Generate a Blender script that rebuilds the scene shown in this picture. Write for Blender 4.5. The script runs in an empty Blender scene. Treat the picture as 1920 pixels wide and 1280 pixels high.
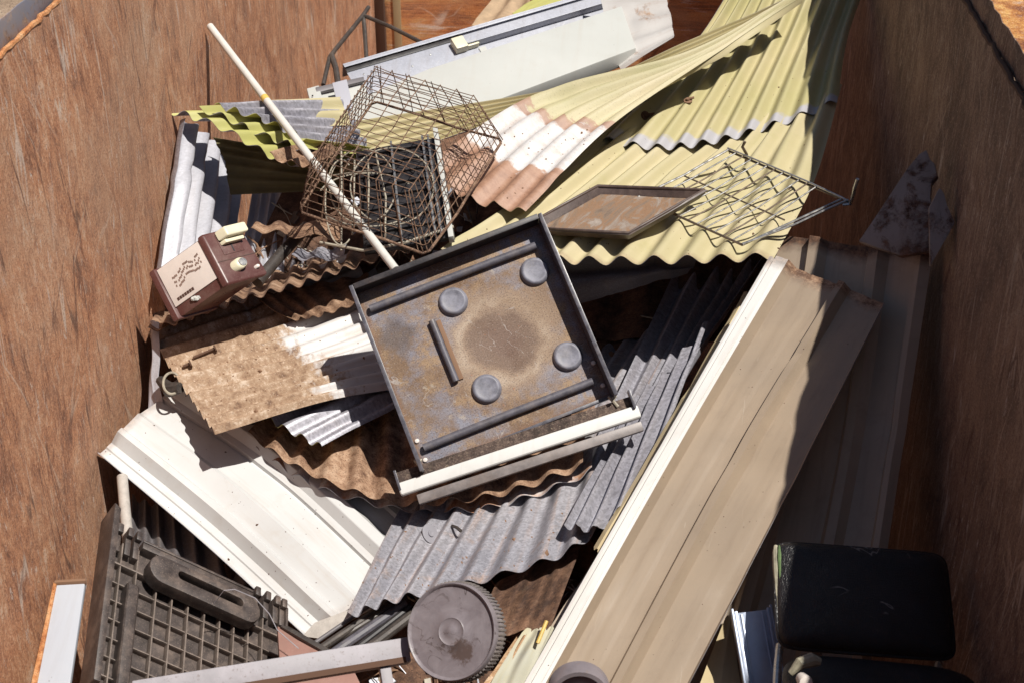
import bpy, bmesh, math, random
import numpy as np
from mathutils import Vector, Matrix
from mathutils.bvhtree import BVHTree

SC = bpy.context.scene
COL = SC.collection
random.seed(7)

# ------------------------------------------------------------------ camera, sky, sun, exposure
ZC = 3.05                                   # eye height above the yard
TH, PSI, F = math.radians(32.2), math.radians(4.5), 2667.0
FW = np.array([-math.sin(PSI)*math.cos(TH), math.cos(PSI)*math.cos(TH), -math.sin(TH)])
RT = np.array([math.cos(PSI), math.sin(PSI), 0.0])
UP = np.cross(RT, FW)
CAM = np.array([0.0, 0.0, ZC])
cd = bpy.data.cameras.new("camera"); cam = bpy.data.objects.new("camera", cd); COL.objects.link(cam)
cam.matrix_world = Matrix(((RT[0], UP[0], -FW[0], 0), (RT[1], UP[1], -FW[1], 0), (RT[2], UP[2], -FW[2], ZC), (0, 0, 0, 1)))
cd.sensor_width = 36; cd.lens = F/1920*36; cd.clip_end = 400; cd.clip_start = .05
cd.dof.use_dof = True; cd.dof.focus_distance = 3.62; cd.dof.aperture_fstop = 8.0
SC.camera = cam

SUN = Vector((.39, -.18, 1.0)).normalized()
elev = math.asin(SUN.z); azim = math.atan2(SUN.x, SUN.y)
w = bpy.data.worlds.new("World"); SC.world = w; w.use_nodes = True
nt = w.node_tree
sky = nt.nodes.new("ShaderNodeTexSky"); sky.sky_type = 'NISHITA'; sky.sun_disc = False
sky.sun_elevation = elev; sky.sun_rotation = azim
bg = nt.nodes["Background"]; bg.inputs[1].default_value = 0.04
nt.links.new(sky.outputs[0], bg.inputs[0])
sl = bpy.data.lights.new("sun", 'SUN'); sl.energy = 4.3; sl.angle = math.radians(.53); sl.color = (1, .955, .88)
so = bpy.data.objects.new("sun", sl); COL.objects.link(so)
so.rotation_euler = SUN.to_track_quat('Z', 'Y').to_euler(); so.location = (3, -2, 12)
SC.view_settings.view_transform = 'Standard'; SC.view_settings.look = 'None'
SC.view_settings.exposure = 0.3; SC.view_settings.gamma = 1
SC.view_settings.use_curve_mapping = False
SC.render.engine = 'CYCLES'
SC.cycles.use_denoising = True; SC.cycles.max_bounces = 8; SC.cycles.diffuse_bounces = 3

# ------------------------------------------------------------------ placing
def D0(y): return 1.0/(.238 + 7.44e-5*(y-200))       # the heap's mean slope, as distance ahead of the eye
def at(px, py, d): return CAM + d*(FW + RT*((px-960)/F) + UP*((640-py)/F))
def P(px, py, o=0.0): return at(px, py, D0(py)-o)
def dd(px, py, d): return (px, py, D0(py)-d)
def V(a): return Vector((float(a[0]), float(a[1]), float(a[2])))

def frame(o, x, y):                                    # orthonormal frame, z = x cross y
    x = V(x).normalized(); z = x.cross(V(y)).normalized(); y = z.cross(x)
    return Matrix(((x.x, y.x, z.x, o[0]), (x.y, y.y, z.y, o[1]), (x.z, y.z, z.z, o[2]), (0, 0, 0, 1)))

# ------------------------------------------------------------------ materials
class NT:
    def __init__(s, name):
        s.m = bpy.data.materials.new(name); s.m.use_nodes = True; s.t = s.m.node_tree
        s.b = s.t.nodes["Principled BSDF"]
    def n(s, typ, **kw):
        x = s.t.nodes.new("ShaderNode"+typ)
        for k, v in kw.items(): setattr(x, k, v)
        return x
    def l(s, a, b): s.t.links.new(a, b)
    def coord(s, kind, scale=(1, 1, 1), rot=(0, 0, 0)):
        mp = s.n("Mapping"); mp.inputs["Scale"].default_value = scale
        if kind == 'o': u = s.n("TexCoord"); src = u.outputs["Object"]
        else: u = s.n("UVMap"); u.uv_map = kind; src = u.outputs[0]
        if any(rot):
            m0 = s.n("Mapping"); m0.inputs["Rotation"].default_value = rot; s.l(src, m0.inputs[0]); src = m0.outputs[0]
        s.l(src, mp.inputs[0])
        return mp.outputs[0]
    def hair(s, co, scale, wdt, dist=.4, detail=2):      # hairline scratches: the thin band where a stretched noise crosses its middle
        n = s.noise(co, scale, detail, .5, dist)
        return s.ramp(s.math('ABSOLUTE', s.math('SUBTRACT', n, .5)), wdt*.3, wdt, 1, 0)
    def noise(s, co, scale, detail=4, rough=.55, dist=0):
        x = s.n("TexNoise"); x.inputs["Scale"].default_value = scale; x.inputs["Detail"].default_value = detail
        x.inputs["Roughness"].default_value = rough; x.inputs["Distortion"].default_value = dist
        s.l(co, x.inputs["Vector"]); return x.outputs["Fac"]
    def ramp(s, f, a, b, va=0.0, vb=1.0):
        x = s.n("MapRange"); x.clamp = True
        x.inputs[1].default_value = a; x.inputs[2].default_value = b; x.inputs[3].default_value = va; x.inputs[4].default_value = vb
        s.l(f, x.inputs[0]); return x.outputs[0]
    def mix(s, f, a, b, blend='MIX'):
        x = s.n("Mix", data_type='RGBA', blend_type=blend)
        for i, v in ((0, f), (6, a), (7, b)):
            if hasattr(v, 'is_linked'): s.l(v, x.inputs[i])
            else: x.inputs[i].default_value = v if i == 0 else (*v, 1)
        return x.outputs[2]
    def math(s, op, a, b=0.0, c=0.0):
        x = s.n("Math", operation=op)
        for i, v in enumerate((a, b, c)):
            if hasattr(v, 'is_linked'): s.l(v, x.inputs[i])
            else: x.inputs[i].default_value = v
        return x.outputs[0]
    def sep(s, co):
        x = s.n("SeparateXYZ"); s.l(co, x.inputs[0]); return x.outputs
    def colramp(s, f, stops):
        x = s.n("ValToRGB"); r = x.color_ramp
        while len(r.elements) < len(stops): r.elements.new(.5)
        for e, (p, c) in zip(r.elements, stops): e.position = p; e.color = (*c, 1)
        s.l(f, x.inputs[0]); return x.outputs[0]
    def done(s, col, rough=.5, metal=0.0, bump=None, bs=.3, bd=.002, spec=None):
        if hasattr(col, 'is_linked'): s.l(col, s.b.inputs["Base Color"])
        else: s.b.inputs["Base Color"].default_value = (*col, 1)
        for k, v in (("Roughness", rough), ("Metallic", metal)):
            if hasattr(v, 'is_linked'): s.l(v, s.b.inputs[k])
            else: s.b.inputs[k].default_value = v
        if spec is not None: s.b.inputs["Specular IOR Level"].default_value = spec
        if bump is not None:
            x = s.n("Bump"); x.inputs["Strength"].default_value = bs; x.inputs["Distance"].default_value = bd
            s.l(bump, x.inputs["Height"]); s.l(x.outputs[0], s.b.inputs["Normal"])
        return s.m

RUST = [(.25, (.11, .055, .034)), (.42, (.22, .125, .075)), (.58, (.33, .20, .125)), (.8, (.46, .31, .21))]
RUSTD = [(.25, (.05, .026, .018)), (.5, (.12, .062, .038)), (.8, (.23, .125, .075))]

def paint(name, c1, c2, rust=None, rustcol=RUST, rsc=5.0, ends=None, ew=.08, metal=0.0, rough=.45, dirt=(.25, .18, .11), dirta=.35,
          specks=.5, spangle=0.0, grad=None, scuff=None, kind='m', streak=(40, 3, 1), bs=.25, silver_end=None):
    s = NT(name); co = s.coord(kind)
    big = s.noise(co, 3.2, 5, .6); c = s.mix(s.ramp(big, .35, .65), c1, c2)
    st = s.noise(s.coord(kind, streak), 1.0, 5, .65)
    c = s.mix(s.ramp(st, .52, .78, 0, dirta), c, dirt)
    blot = s.noise(co, 14, 6, .7); c = s.mix(s.ramp(blot, .55, .75, 0, dirta*.7), c, dirt)
    fine = s.noise(co, 330, 2, .6)
    if spangle:
        v = s.n("TexVoronoi"); v.inputs["Scale"].default_value = 190; s.l(co, v.inputs["Vector"])
        g = s.sep(v.outputs["Color"])[0]
        c = s.mix(spangle, c, s.colramp(g, [(0, (.08, .08, .09)), (1, (.85, .86, .9))]), 'OVERLAY')
        v2 = s.noise(co, 420, 2, .7)
        c = s.mix(s.ramp(v2, .62, .72, 0, .5), c, (.75, .76, .8))
    if scuff is not None:
        sn = s.noise(s.coord(kind, (70, 5, 1), (0, 0, .3)), 1.0, 3, .8, .6)
        c = s.mix(s.ramp(sn, .66, .74, 0, .8), c, scuff)
    if silver_end is not None:
        nv = s.sep(s.coord('n'))[1]
        wob = s.noise(co, 22, 3, .6)
        e = s.math('ADD', nv, s.math('MULTIPLY', s.math('SUBTRACT', wob, .5), .06))
        c = s.mix(s.ramp(e, silver_end, silver_end+.012), c, (.42, .41, .43))
    sp = s.noise(co, 95, 3, .6); c = s.mix(s.ramp(sp, .71, .76, 0, specks), c, (.07, .045, .03))
    r = rough
    if rust is not None or ends is not None or grad is not None:
        rn = s.noise(co, rsc, 8, .72, .3)
        rc = s.colramp(s.ramp(s.math('ADD', s.math('MULTIPLY', s.noise(co, 11, 6, .7, .4), .45), s.math('MULTIPLY', s.noise(co, 48, 6, .8), .55)), .36, .64), rustcol)
        rc = s.mix(s.ramp(s.noise(co, 120, 4, .8), .58, .66, .0, .5), rc, tuple(v*.5 for v in rustcol[0][1]))
        rc = s.mix(s.ramp(s.noise(co, 150, 3, .8), .58, .66, .0, .6), rc, tuple(min(.75, v*1.3) for v in rustcol[-1][1]))
        f = None
        if rust is not None: f = s.ramp(rn, rust, rust+.10)
        if grad is not None:                      # (axis, from, to, noise weight): rust grows along the sheet
            ax = s.sep(s.coord('n'))[grad[0]]
            g = s.math('ADD', ax, s.math('MULTIPLY', s.math('SUBTRACT', rn, .5), grad[3]))
            g = s.ramp(g, grad[1], grad[2]); f = g if f is None else s.math('MAXIMUM', f, g)
        if ends is not None:
            nv = s.sep(s.coord('n'))[1]
            e = s.math('ADD', s.math('MULTIPLY', s.math('SUBTRACT', rn, .5), ew*1.8), 0)
            if ends[0]: f0 = s.ramp(s.math('ADD', nv, e), ew*.35, ew, ends[0], 0); f = f0 if f is None else s.math('MAXIMUM', f, f0)
            if ends[1]: f1 = s.ramp(s.math('ADD', nv, e), 1-ew, 1-ew*.35, 0, ends[1]); f = f1 if f is None else s.math('MAXIMUM', f, f1)
        c = s.mix(f, c, rc); r = s.ramp(f, 0, 1, rough, .85)
        if metal: metal = s.ramp(f, 0, 1, metal, 0)
    bmp = s.math('ADD', s.math('MULTIPLY', fine, .35), blot)
    return s.done(c, r, metal, bmp, bs, .0015)

def rusty(name, stops=RUST, sc=9, kind='m', pale=.3, palec=(.55, .42, .30), dark=.6, bs=.6):
    s = NT(name); co = s.coord(kind)
    c = s.colramp(s.ramp(s.math('ADD', s.math('MULTIPLY', s.noise(co, sc, 8, .72, .25), .5), s.math('MULTIPLY', s.noise(co, sc*5, 6, .8), .5)), .34, .66), stops)
    c = s.mix(s.ramp(s.noise(co, 130, 4, .8), .56, .64, 0, .6), c, tuple(v*.5 for v in stops[0][1]))
    c = s.mix(s.ramp(s.noise(co, sc*4.2, 5, .75), .56, .72, 0, pale), c, palec)
    f = s.noise(co, 260, 3, .7)
    c = s.mix(s.ramp(f, .54, .68, 0, dark), c, (.05, .025, .016))
    c = s.mix(s.ramp(f, .30, .42, pale*1.3, 0), c, palec)
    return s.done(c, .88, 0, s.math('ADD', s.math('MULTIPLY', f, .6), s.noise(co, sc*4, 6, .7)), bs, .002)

def plain(name, c, rough=.5, metal=0.0, var=.25, sc=40, dust=0.0, dustc=(.42, .34, .27), spec=None, bs=.2, kind='o'):
    s = NT(name); co = s.coord(kind)
    n = s.noise(co, sc, 5, .65); d = tuple(x*(1-var) for x in c); u = tuple(min(1, x*(1+var)) for x in c)
    col = s.mix(s.ramp(n, .3, .7), d, u)
    f = s.noise(co, sc*9, 3, .7)
    if dust:
        col = s.mix(s.ramp(f, .58, .72, 0, dust), col, dustc)
        col = s.mix(s.ramp(s.noise(co, sc*.35, 5, .7), .5, .75, 0, dust*.7), col, dustc)
    return s.done(col, s.ramp(n, .2, .8, max(.05, rough-.12), min(1, rough+.12)), metal, s.math('ADD', n, s.math('MULTIPLY', f, .4)), bs, .001, spec)

def wall_material(name, stops=None, k=1.0):
    s = NT(name); co = s.coord('o')
    st = stops or [(.15, (.22, .095, .055)), (.34, (.44, .195, .105)), (.52, (.60, .275, .14)), (.68, (.68, .36, .205)), (.88, (.76, .55, .40))]
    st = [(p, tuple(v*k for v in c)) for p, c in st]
    g4 = lambda r, g, b: (r*k, g*k, b*k)
    a = s.noise(s.coord('o', (1, 3.2, 1.7)), 2.6, 9, .75, .8)
    b = s.noise(s.coord('o', (1, 70, 20)), 1.0, 7, .8, .7)
    f = s.noise(s.coord('o', (1, 230, 120)), 1.0, 5, .8)
    m = s.math('ADD', s.math('MULTIPLY', a, .40), s.math('ADD', s.math('MULTIPLY', b, .38), s.math('MULTIPLY', f, .22)))
    c = s.colramp(s.ramp(m, .385, .615), st)
    g = s.noise(co, 1.6, 7, .7, .8); c = s.mix(s.ramp(g, .46, .66, 0, .55), c, g4(.52, .33, .22))
    gg = s.noise(s.coord('o', (1, 2.4, 1.6)), 2.2, 8, .78, 1.0); c = s.mix(s.ramp(gg, .57, .70, 0, .55), c, g4(.26, .15, .11))
    for (yz, r, lo, col, al) in (((42, 4.5), .10, .58, (.19, .09, .06), .65), ((30, 3.5), -.12, .61, (.24, .13, .09), .5), ((24, 4.5), .55, .62, (.24, .12, .08), .6), ((60, 10), .04, .60, (.26, .11, .06), .65), ((14, 22), .3, .64, (.20, .10, .07), .5)):
        n = s.noise(s.coord('o', (1, *yz), (r, 0, 0)), 1.0, 6, .75, .4); c = s.mix(s.ramp(n, lo, lo+.09, 0, al), c, g4(*col))
    area = s.ramp(s.noise(co, 2.6, 4, .65), .42, .60)
    fl = s.noise(s.coord('o', (1, 70, 16), (.08, 0, 0)), 1.0, 5, .8, .6)
    c = s.mix(s.math('MULTIPLY', s.ramp(fl, .59, .63, 0, 1), area), c, g4(.74, .62, .53))
    fl2 = s.noise(s.coord('o', (1, 30, 5), (-.05, 0, 0)), 1.0, 6, .8, .6)
    c = s.mix(s.math('MULTIPLY', s.ramp(fl2, .62, .66, 0, .9), s.ramp(area, 1, 0)), c, g4(.66, .55, .49))
    for (yz, r, w_, col, al) in (((5.5, .55), .12, .009, (.76, .64, .54), .65), ((4.5, .5), -.30, .006, (.70, .52, .40), .6), ((6, .5), .75, .007, (.18, .08, .05), .75), ((7, .6), -.08, .010, (.13, .06, .04), .8), ((4, .5), 1.0, .006, (.68, .5, .38), .45)):
        h_ = s.hair(s.coord('o', (1, *yz), (r, 0, 0)), 1.0, w_, .5, 3)
        br = s.ramp(s.noise(s.coord('o', (1, 3, 3), (r, .3, 0)), 1.6, 3), .50, .60)
        c = s.mix(s.math('MULTIPLY', s.math('MULTIPLY', h_, br), al), c, g4(*col))
    d = s.noise(co, 190, 4, .8); c = s.mix(s.ramp(d, .54, .62, 0, .7), c, g4(.19, .085, .055)); c = s.mix(s.ramp(d, .44, .36, 0, .6), c, g4(.70, .48, .34))
    h = s.math('ADD', s.math('MULTIPLY', b, .8), s.math('MULTIPLY', d, .5))
    return s.done(c, .8, 0, h, .7, .006)

def vinyl_material():
    s = NT("cracked_black_vinyl"); co = s.coord('o')
    c = s.mix(s.ramp(s.noise(co, 9, 5, .7), .4, .7), (.010, .009, .010), (.022, .02, .023))
    g = s.noise(co, 260, 3, .7); v = s.n("TexVoronoi", feature='DISTANCE_TO_EDGE'); v.inputs["Scale"].default_value = 210; s.l(co, v.inputs["Vector"])
    c = s.mix(s.ramp(s.noise(co, 60, 5, .8), .62, .74, 0, .5), c, (.10, .085, .075))
    hl = s.math('MULTIPLY', s.hair(co, 7, .008, .8, 3), s.ramp(s.noise(co, 5, 3), .55, .62)); c = s.mix(hl, c, (.22, .2, .19))
    h = s.math('ADD', s.ramp(v.outputs["Distance"], 0, .12), s.math('ADD', s.math('MULTIPLY', g, .3), s.math('MULTIPLY', s.noise(co, 16, 5, .7), 2.2)))
    return s.done(c, s.ramp(s.noise(co, 20, 4, .7), .3, .7, .3, .5), 0, h, .5, .0012, .55)

def wheel_material():
    s = NT("scuffed_grey_wheel_face"); co = s.coord('o')
    n = s.noise(co, 26, 6, .72, .6); c = s.mix(s.ramp(n, .35, .65), (.185, .158, .17), (.25, .22, .235))
    p = RT*.026-UP*.036; q = s.n("VectorMath", operation='SUBTRACT'); s.l(co, q.inputs[0]); q.inputs[1].default_value = tuple(p)
    q2 = s.n("VectorMath", operation='LENGTH'); s.l(q.outputs[0], q2.inputs[0])
    d = s.math('ADD', q2.outputs["Value"], s.math('MULTIPLY', s.math('SUBTRACT', s.noise(co, 34, 6, .75), .5), .075))
    c = s.mix(s.ramp(d, .030, .022, 0, .85), c, (.085, .055, .045))
    c = s.mix(s.math('MULTIPLY', s.hair(co, 24, .02, .8, 3), s.ramp(s.noise(co, 12, 3), .5, .6)), c, (.10, .08, .08))
    c = s.mix(s.ramp(s.noise(co, 9, 4, .7), .56, .68, 0, .4), c, (.34, .30, .31))
    return s.done(c, s.ramp(n, .3, .7, .28, .5), 0, s.noise(co, 60, 5, .7), .25, .001)

M = {}
M['wall'] = wall_material("rusted_skip_steel")
M['wall_r'] = wall_material("shade_darkened_skip_steel", [(.2, (.12, .075, .06)), (.4, (.20, .125, .09)), (.58, (.30, .185, .13)), (.75, (.40, .28, .20)), (.9, (.50, .40, .32))], .78)  # right wall's shade is mixed into this darker copy of the wall colour
M['wall_back'] = wall_material("orange_rusted_door_steel", stops=[(.2, (.26, .09, .04)), (.42, (.56, .22, .08)), (.6, (.66, .30, .11)), (.78, (.68, .42, .18)), (.9, (.7, .6, .45))], k=1.35)
M['rail'] = paint("worn_blue_grey_rail", (.20, .20, .25), (.30, .24, .22), rust=.50, rsc=9, kind='o', scuff=(.6, .58, .58))
M['rail_rust'] = rusty("orange_rusted_rail", [(.25, (.20, .06, .02)), (.5, (.46, .19, .05)), (.75, (.62, .36, .12))], 7, 'o', .35, (.75, .68, .58))
M['weld'] = rusty("orange_weld_rust", [(.25, (.30, .10, .035)), (.5, (.52, .22, .08)), (.8, (.6, .35, .18))], 14, 'o')
M['galv'] = paint("weathered_galvanised_steel", (.28, .27, .305), (.36, .35, .38), rust=.70, rsc=8, metal=.25, rough=.45, spangle=.30, dirta=.35, dirt=(.22, .17, .13), specks=.3)
M['galv_old'] = paint("old_galvanised_steel_with_rust_lines", (.27, .265, .295), (.36, .345, .365), rust=.66, rsc=6, metal=.2, rough=.45, spangle=.30, dirta=.75, dirt=(.42, .24, .13), streak=(30, 1.6, 1), specks=.5)
M['galv_pale'] = paint("pale_zinc_sheet", (.40, .40, .445), (.46, .455, .49), metal=.1, rough=.42, spangle=.10, dirta=.25, dirt=(.34, .27, .24), specks=.2)
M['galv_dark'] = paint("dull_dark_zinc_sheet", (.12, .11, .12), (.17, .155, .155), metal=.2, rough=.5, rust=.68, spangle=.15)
M['yellow'] = paint("faded_primrose_paint", (.55, .475, .295), (.49, .43, .24), dirta=.35, dirt=(.36, .33, .15), specks=.5, rough=.45, scuff=(.64, .59, .42))
M['yellow_low'] = paint("faded_primrose_paint_scratched", (.53, .455, .285), (.46, .405, .23), dirta=.5, dirt=(.38, .35, .15), specks=.8, rough=.48, ends=(0, .35), ew=.03, scuff=(.40, .38, .28), streak=(26, 1.6, 1))
M['yellow_up'] = paint("primrose_paint_worn_to_zinc_at_lower_end", (.50, .43, .255), (.42, .38, .19), dirta=.4, dirt=(.34, .31, .13), specks=.6, rough=.45, ends=(.9, .0), ew=.08, silver_end=.95)
M['yellow_twist'] = paint("primrose_paint_with_rusted_white_end", (.70, .62, .32), (.60, .58, .26), dirta=.22, dirt=(.36, .36, .13), specks=.4, rough=.42)
M['olive_dark'] = plain("shade_darkened_olive_paint", (.13, .115, .05), .6, 0, .25, 20)  # olive darkened so its colour carries the shade under the stack
M['olive'] = paint("olive_green_paint", (.40, .39, .12), (.47, .45, .17), dirta=.3, dirt=(.2, .18, .08), rough=.4)
M['white'] = paint("off_white_roof_paint", (.555, .555, .55), (.61, .61, .605), dirta=.45, dirt=(.45, .38, .31), specks=.9, rough=.42, ends=(.4, .2), ew=.03)
M['white_clean'] = paint("white_powder_coat", (.50, .505, .475), (.55, .555, .525), dirta=.18, dirt=(.44, .36, .28), specks=.5, rough=.35, kind='o')
M['enamel'] = paint("white_enamel_with_rusted_rim", (.44, .47, .53), (.48, .51, .56), rust=.70, rsc=10, dirta=.12, rough=.25, kind='o')
M['beige'] = paint("beige_roof_paint", (.375, .29, .21), (.325, .255, .19), dirta=.45, dirt=(.24, .18, .135), specks=.8, streak=(55, 7, 1), rough=.42, ends=(.95, 0), ew=.035, rustcol=RUST, scuff=(.45, .38, .30))
M['beige_edge'] = paint("pale_lapped_edge_paint", (.72, .70, .67), (.77, .755, .73), dirta=.3, dirt=(.44, .37, .30), specks=.6, rough=.4, ends=(.6, 0), ew=.03)
M['beige_dark'] = paint("brown_beige_roof_paint", (.42, .33, .25), (.36, .285, .215), dirta=.35, dirt=(.15, .11, .085), specks=.4, rough=.42, ends=(1, 0), ew=.045, rustcol=RUSTD, scuff=(.40, .34, .29))
M['cream'] = paint("cream_flashing_paint", (.68, .56, .33), (.62, .50, .30), dirta=.3, rough=.45)
M['rust'] = rusty("brown_rusted_iron", RUST, 8)
M['rust_pale'] = rusty("sandy_rusted_iron", [(.25, (.22, .11, .055)), (.45, (.40, .24, .13)), (.6, (.50, .32, .18)), (.8, (.62, .46, .32))], 8, pale=.55, palec=(.70, .56, .42))
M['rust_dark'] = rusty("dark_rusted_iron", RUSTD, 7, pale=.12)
M['rust_white'] = paint("white_iron_rusting_to_sand", (.60, .585, .575), (.54, .52, .51), rustcol=[(.1, (.15, .085, .055)), (.34, (.29, .185, .115)), (.6, (.39, .27, .18)), (.85, (.56, .45, .35))],
                        rsc=6, grad=(1, .44, .53, 1.15), rust=.62, dirta=.6, dirt=(.40, .255, .155), rough=.5, bs=.6)
M['rust_board'] = paint("rust_flaked_grey_iron", (.33, .29, .275), (.25, .20, .175), rust=.47, rsc=12, rustcol=[(.25, (.035, .018, .014)), (.5, (.09, .045, .03)), (.8, (.17, .09, .06))], dirta=.6, dirt=(.08, .05, .04), kind='o', rough=.65, streak=(30, 20, 8))
M['rust_mix'] = paint("rust_patched_zinc", (.52, .50, .50), (.60, .58, .57), rust=.47, rsc=6, rustcol=[(.25, (.20, .085, .045)), (.5, (.40, .20, .11)), (.8, (.52, .31, .19))], dirta=.4, metal=.15, rough=.5, spangle=.3)
M['weather'] = paint("weathered_whitewashed_iron", (.52, .50, .48), (.42, .39, .37), rust=.58, rsc=7, dirta=.6, dirt=(.30, .20, .15), kind='m', rough=.6, streak=(16, 2.5, 1))
M['plate'] = paint("mottled_zinc_plate", (.36, .375, .43), (.46, .47, .52), kind='o', metal=.1, rough=.45, dirta=.4, dirt=(.27, .24, .23), spangle=.08, scuff=(.58, .58, .6))
M['enamel_dark'] = plain("dark_speckled_oven_enamel", (.085, .082, .10), .32, 0, .35, 60, .4, (.27, .19, .14))
M['char'] = plain("charred_black_steel", (.034, .030, .033), .45, .1, .4, 40, .4, (.20, .14, .11))
M['rod'] = plain("smoky_blue_enamel_rod", (.10, .095, .115), .5, .0, .3, 50, .35)
M['wire'] = rusty("rusted_wire", [(.25, (.07, .036, .025)), (.5, (.17, .095, .06)), (.8, (.32, .20, .13))], 30, 'o')
M['chrome'] = plain("dull_chrome_wire", (.55, .54, .52), .3, .8, .25, 60, .3, (.3, .2, .13))
M['rackdark'] = plain("browned_chrome_wire", (.17, .13, .10), .4, .5, .5, 60, .3, (.3, .2, .13))
M['cord'] = plain("dirty_cream_wire", (.36, .32, .25), .5, 0, .3, 60, .3, (.2, .12, .08))
M['pole'] = plain("white_painted_handle", (.64, .625, .58), .45, 0, .08, 30, .2)
M['tape'] = plain("yellow_tape", (.70, .48, .12), .5)
M['black'] = plain("black_plastic", (.022, .020, .022), .4, 0, .3, 50, .25, (.2, .17, .15))
M['crate'] = plain("dusty_black_plastic", (.055, .042, .038), .5, 0, .35, 40, .8, (.28, .21, .17))
M['crate_rib'] = plain("dust_topped_black_plastic", (.16, .125, .105), .6, 0, .35, 60, .8, (.38, .30, .25))
M['white_bar'] = paint("white_trim_enamel", (.72, .715, .69), (.75, .745, .72), dirta=.15, specks=.6, rough=.25, kind='o')
M['trayrim'] = plain("baked_brown_tray_rim", (.085, .058, .05), .42, 0, .3, 50, .6, (.26, .19, .15))
M['foot'] = plain("worn_blue_grey_foot_enamel", (.19, .19, .23), .5, .0, .35, 50, .55, (.36, .32, .3))
M['galv_pipe'] = plain('shade_darkened_white_pipe', (.46, .42, .38), .5, 0, .2, 30, .4, (.2, .15, .12))  # white pipe's colour darkened for the shade on it; flat bar shares it
M['wheel'] = wheel_material()
M['slot'] = plain('brown_vent_slots', (.20, .125, .095), .6)
M['rail_grimy'] = plain('grimy_trim_rail', (.20, .175, .17), .45, .1, .35, 25, .6, (.30, .22, .17))
M['strip_burnt'] = rusty('burnt_brown_strip', [(.25, (.035, .024, .02)), (.5, (.085, .058, .048)), (.8, (.17, .12, .095))], 12, 'o', .3)
M['vinyl'] = vinyl_material()
M['vinyl_worn'] = plain("worn_vinyl_edge", (.36, .33, .24), .6, 0, .4, 50, .3)
M['green'] = plain("green_lining_fabric", (.10, .16, .06), .8, 0, .3, 80)
M['brown'] = plain("maroon_brown_plastic", (.105, .040, .035), .32, 0, .12, 30, .22, (.45, .36, .30))
M['creamplastic'] = plain("cream_plastic", (.74, .69, .50), .35, 0, .05, 30, .08)
M['panel'] = plain("taupe_pressed_panel", (.74, .665, .61), .38, .0, .05, 20, .10, (.36, .28, .23))
M['printdark'] = plain("dark_print", (.08, .04, .03), .6)
M['grey_tube'] = plain("painted_grey_tube", (.32, .30, .325), .55, .0, .25, 14, .8, (.17, .135, .13))
M['rubber'] = plain("grey_hard_rubber", (.225, .195, .21), .36, 0, .22, 12, .45, (.22, .165, .14))
M['tread'] = plain("dusty_rubber_tread", (.17, .15, .145), .75, 0, .3, 40, .5)
M['pink'] = plain("faded_red_brown_panel", (.30, .165, .135), .55, 0, .12, 20, .25)
M['bluegrey'] = plain("blue_grey_steel", (.40, .45, .56), .35, .35, .1, 30, .15)
M['lichen'] = paint("lichened_fibre_cement", (.52, .48, .34), (.42, .42, .36), dirta=.5, dirt=(.50, .40, .14), specks=1.0, rough=.85, bs=.7)
M['timber'] = plain("orange_timber", (.46, .20, .10), .7, 0, .2, 30)
M['darktube'] = plain("sooty_tube", (.065, .055, .05), .5, .2, .3, 30, .3)
M['floor'] = rusty("rusted_floor_plate", RUSTD, 5, 'o')
M['ground'] = rusty("dry_brown_yard", [(.3, (.22, .15, .10)), (.6, (.32, .23, .16)), (.8, (.38, .29, .21))], 3, 'o', .3)
M['rag'] = plain("tan_canvas", (.42, .30, .19), .8, 0, .2, 30)

def rust_twist():                                     # white then brown towards the lower end of the twisted sheet
    s = NT("primrose_sheet_end_white_and_brown"); co = s.coord('m'); uv = s.sep(s.coord('n'))
    c = s.mix(s.ramp(s.noise(co, 4, 4), .35, .65), (.55, .475, .30), (.46, .42, .235))
    st = s.noise(s.coord('m', (40, 2, 1)), 1, 4); c = s.mix(s.ramp(st, .5, .75, 0, .3), c, (.40, .38, .14))
    n = s.noise(co, 7, 6, .65); n2 = s.noise(co, 30, 5, .7)
    e = s.math('ADD', uv[1], s.math('MULTIPLY', s.math('SUBTRACT', n, .5), .10))
    e = s.math('ADD', e, s.math('MULTIPLY', uv[0], .02))
    wh = s.mix(s.ramp(n2, .45, .7, 0, .6), (.62, .60, .59), (.44, .34, .27))
    e = s.math('ADD', e, s.math('MULTIPLY', s.math('SUBTRACT', n2, .5), .04))
    c = s.mix(s.ramp(e, .695, .70), c, wh)
    rc = s.colramp(n2, [(.25, (.22, .11, .07)), (.5, (.36, .20, .13)), (.8, (.46, .29, .20))])
    c = s.mix(s.ramp(s.math('SUBTRACT', s.math('MULTIPLY', n2, .06), s.math('ABSOLUTE', s.math('SUBTRACT', e, .705))), .012, .02, 0, .9), c, rc)
    c = s.mix(s.ramp(s.math('ADD', e, s.math('MULTIPLY', s.math('SUBTRACT', n2, .5), .05)), .868, .882), c, rc)
    f = s.noise(co, 280, 3, .7); c = s.mix(s.ramp(f, .58, .7, 0, .4), c, (.10, .06, .04))
    return s.done(c, .55, 0, s.math('ADD', f, n2), .35, .0015)
M['twist'] = rust_twist()

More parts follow.
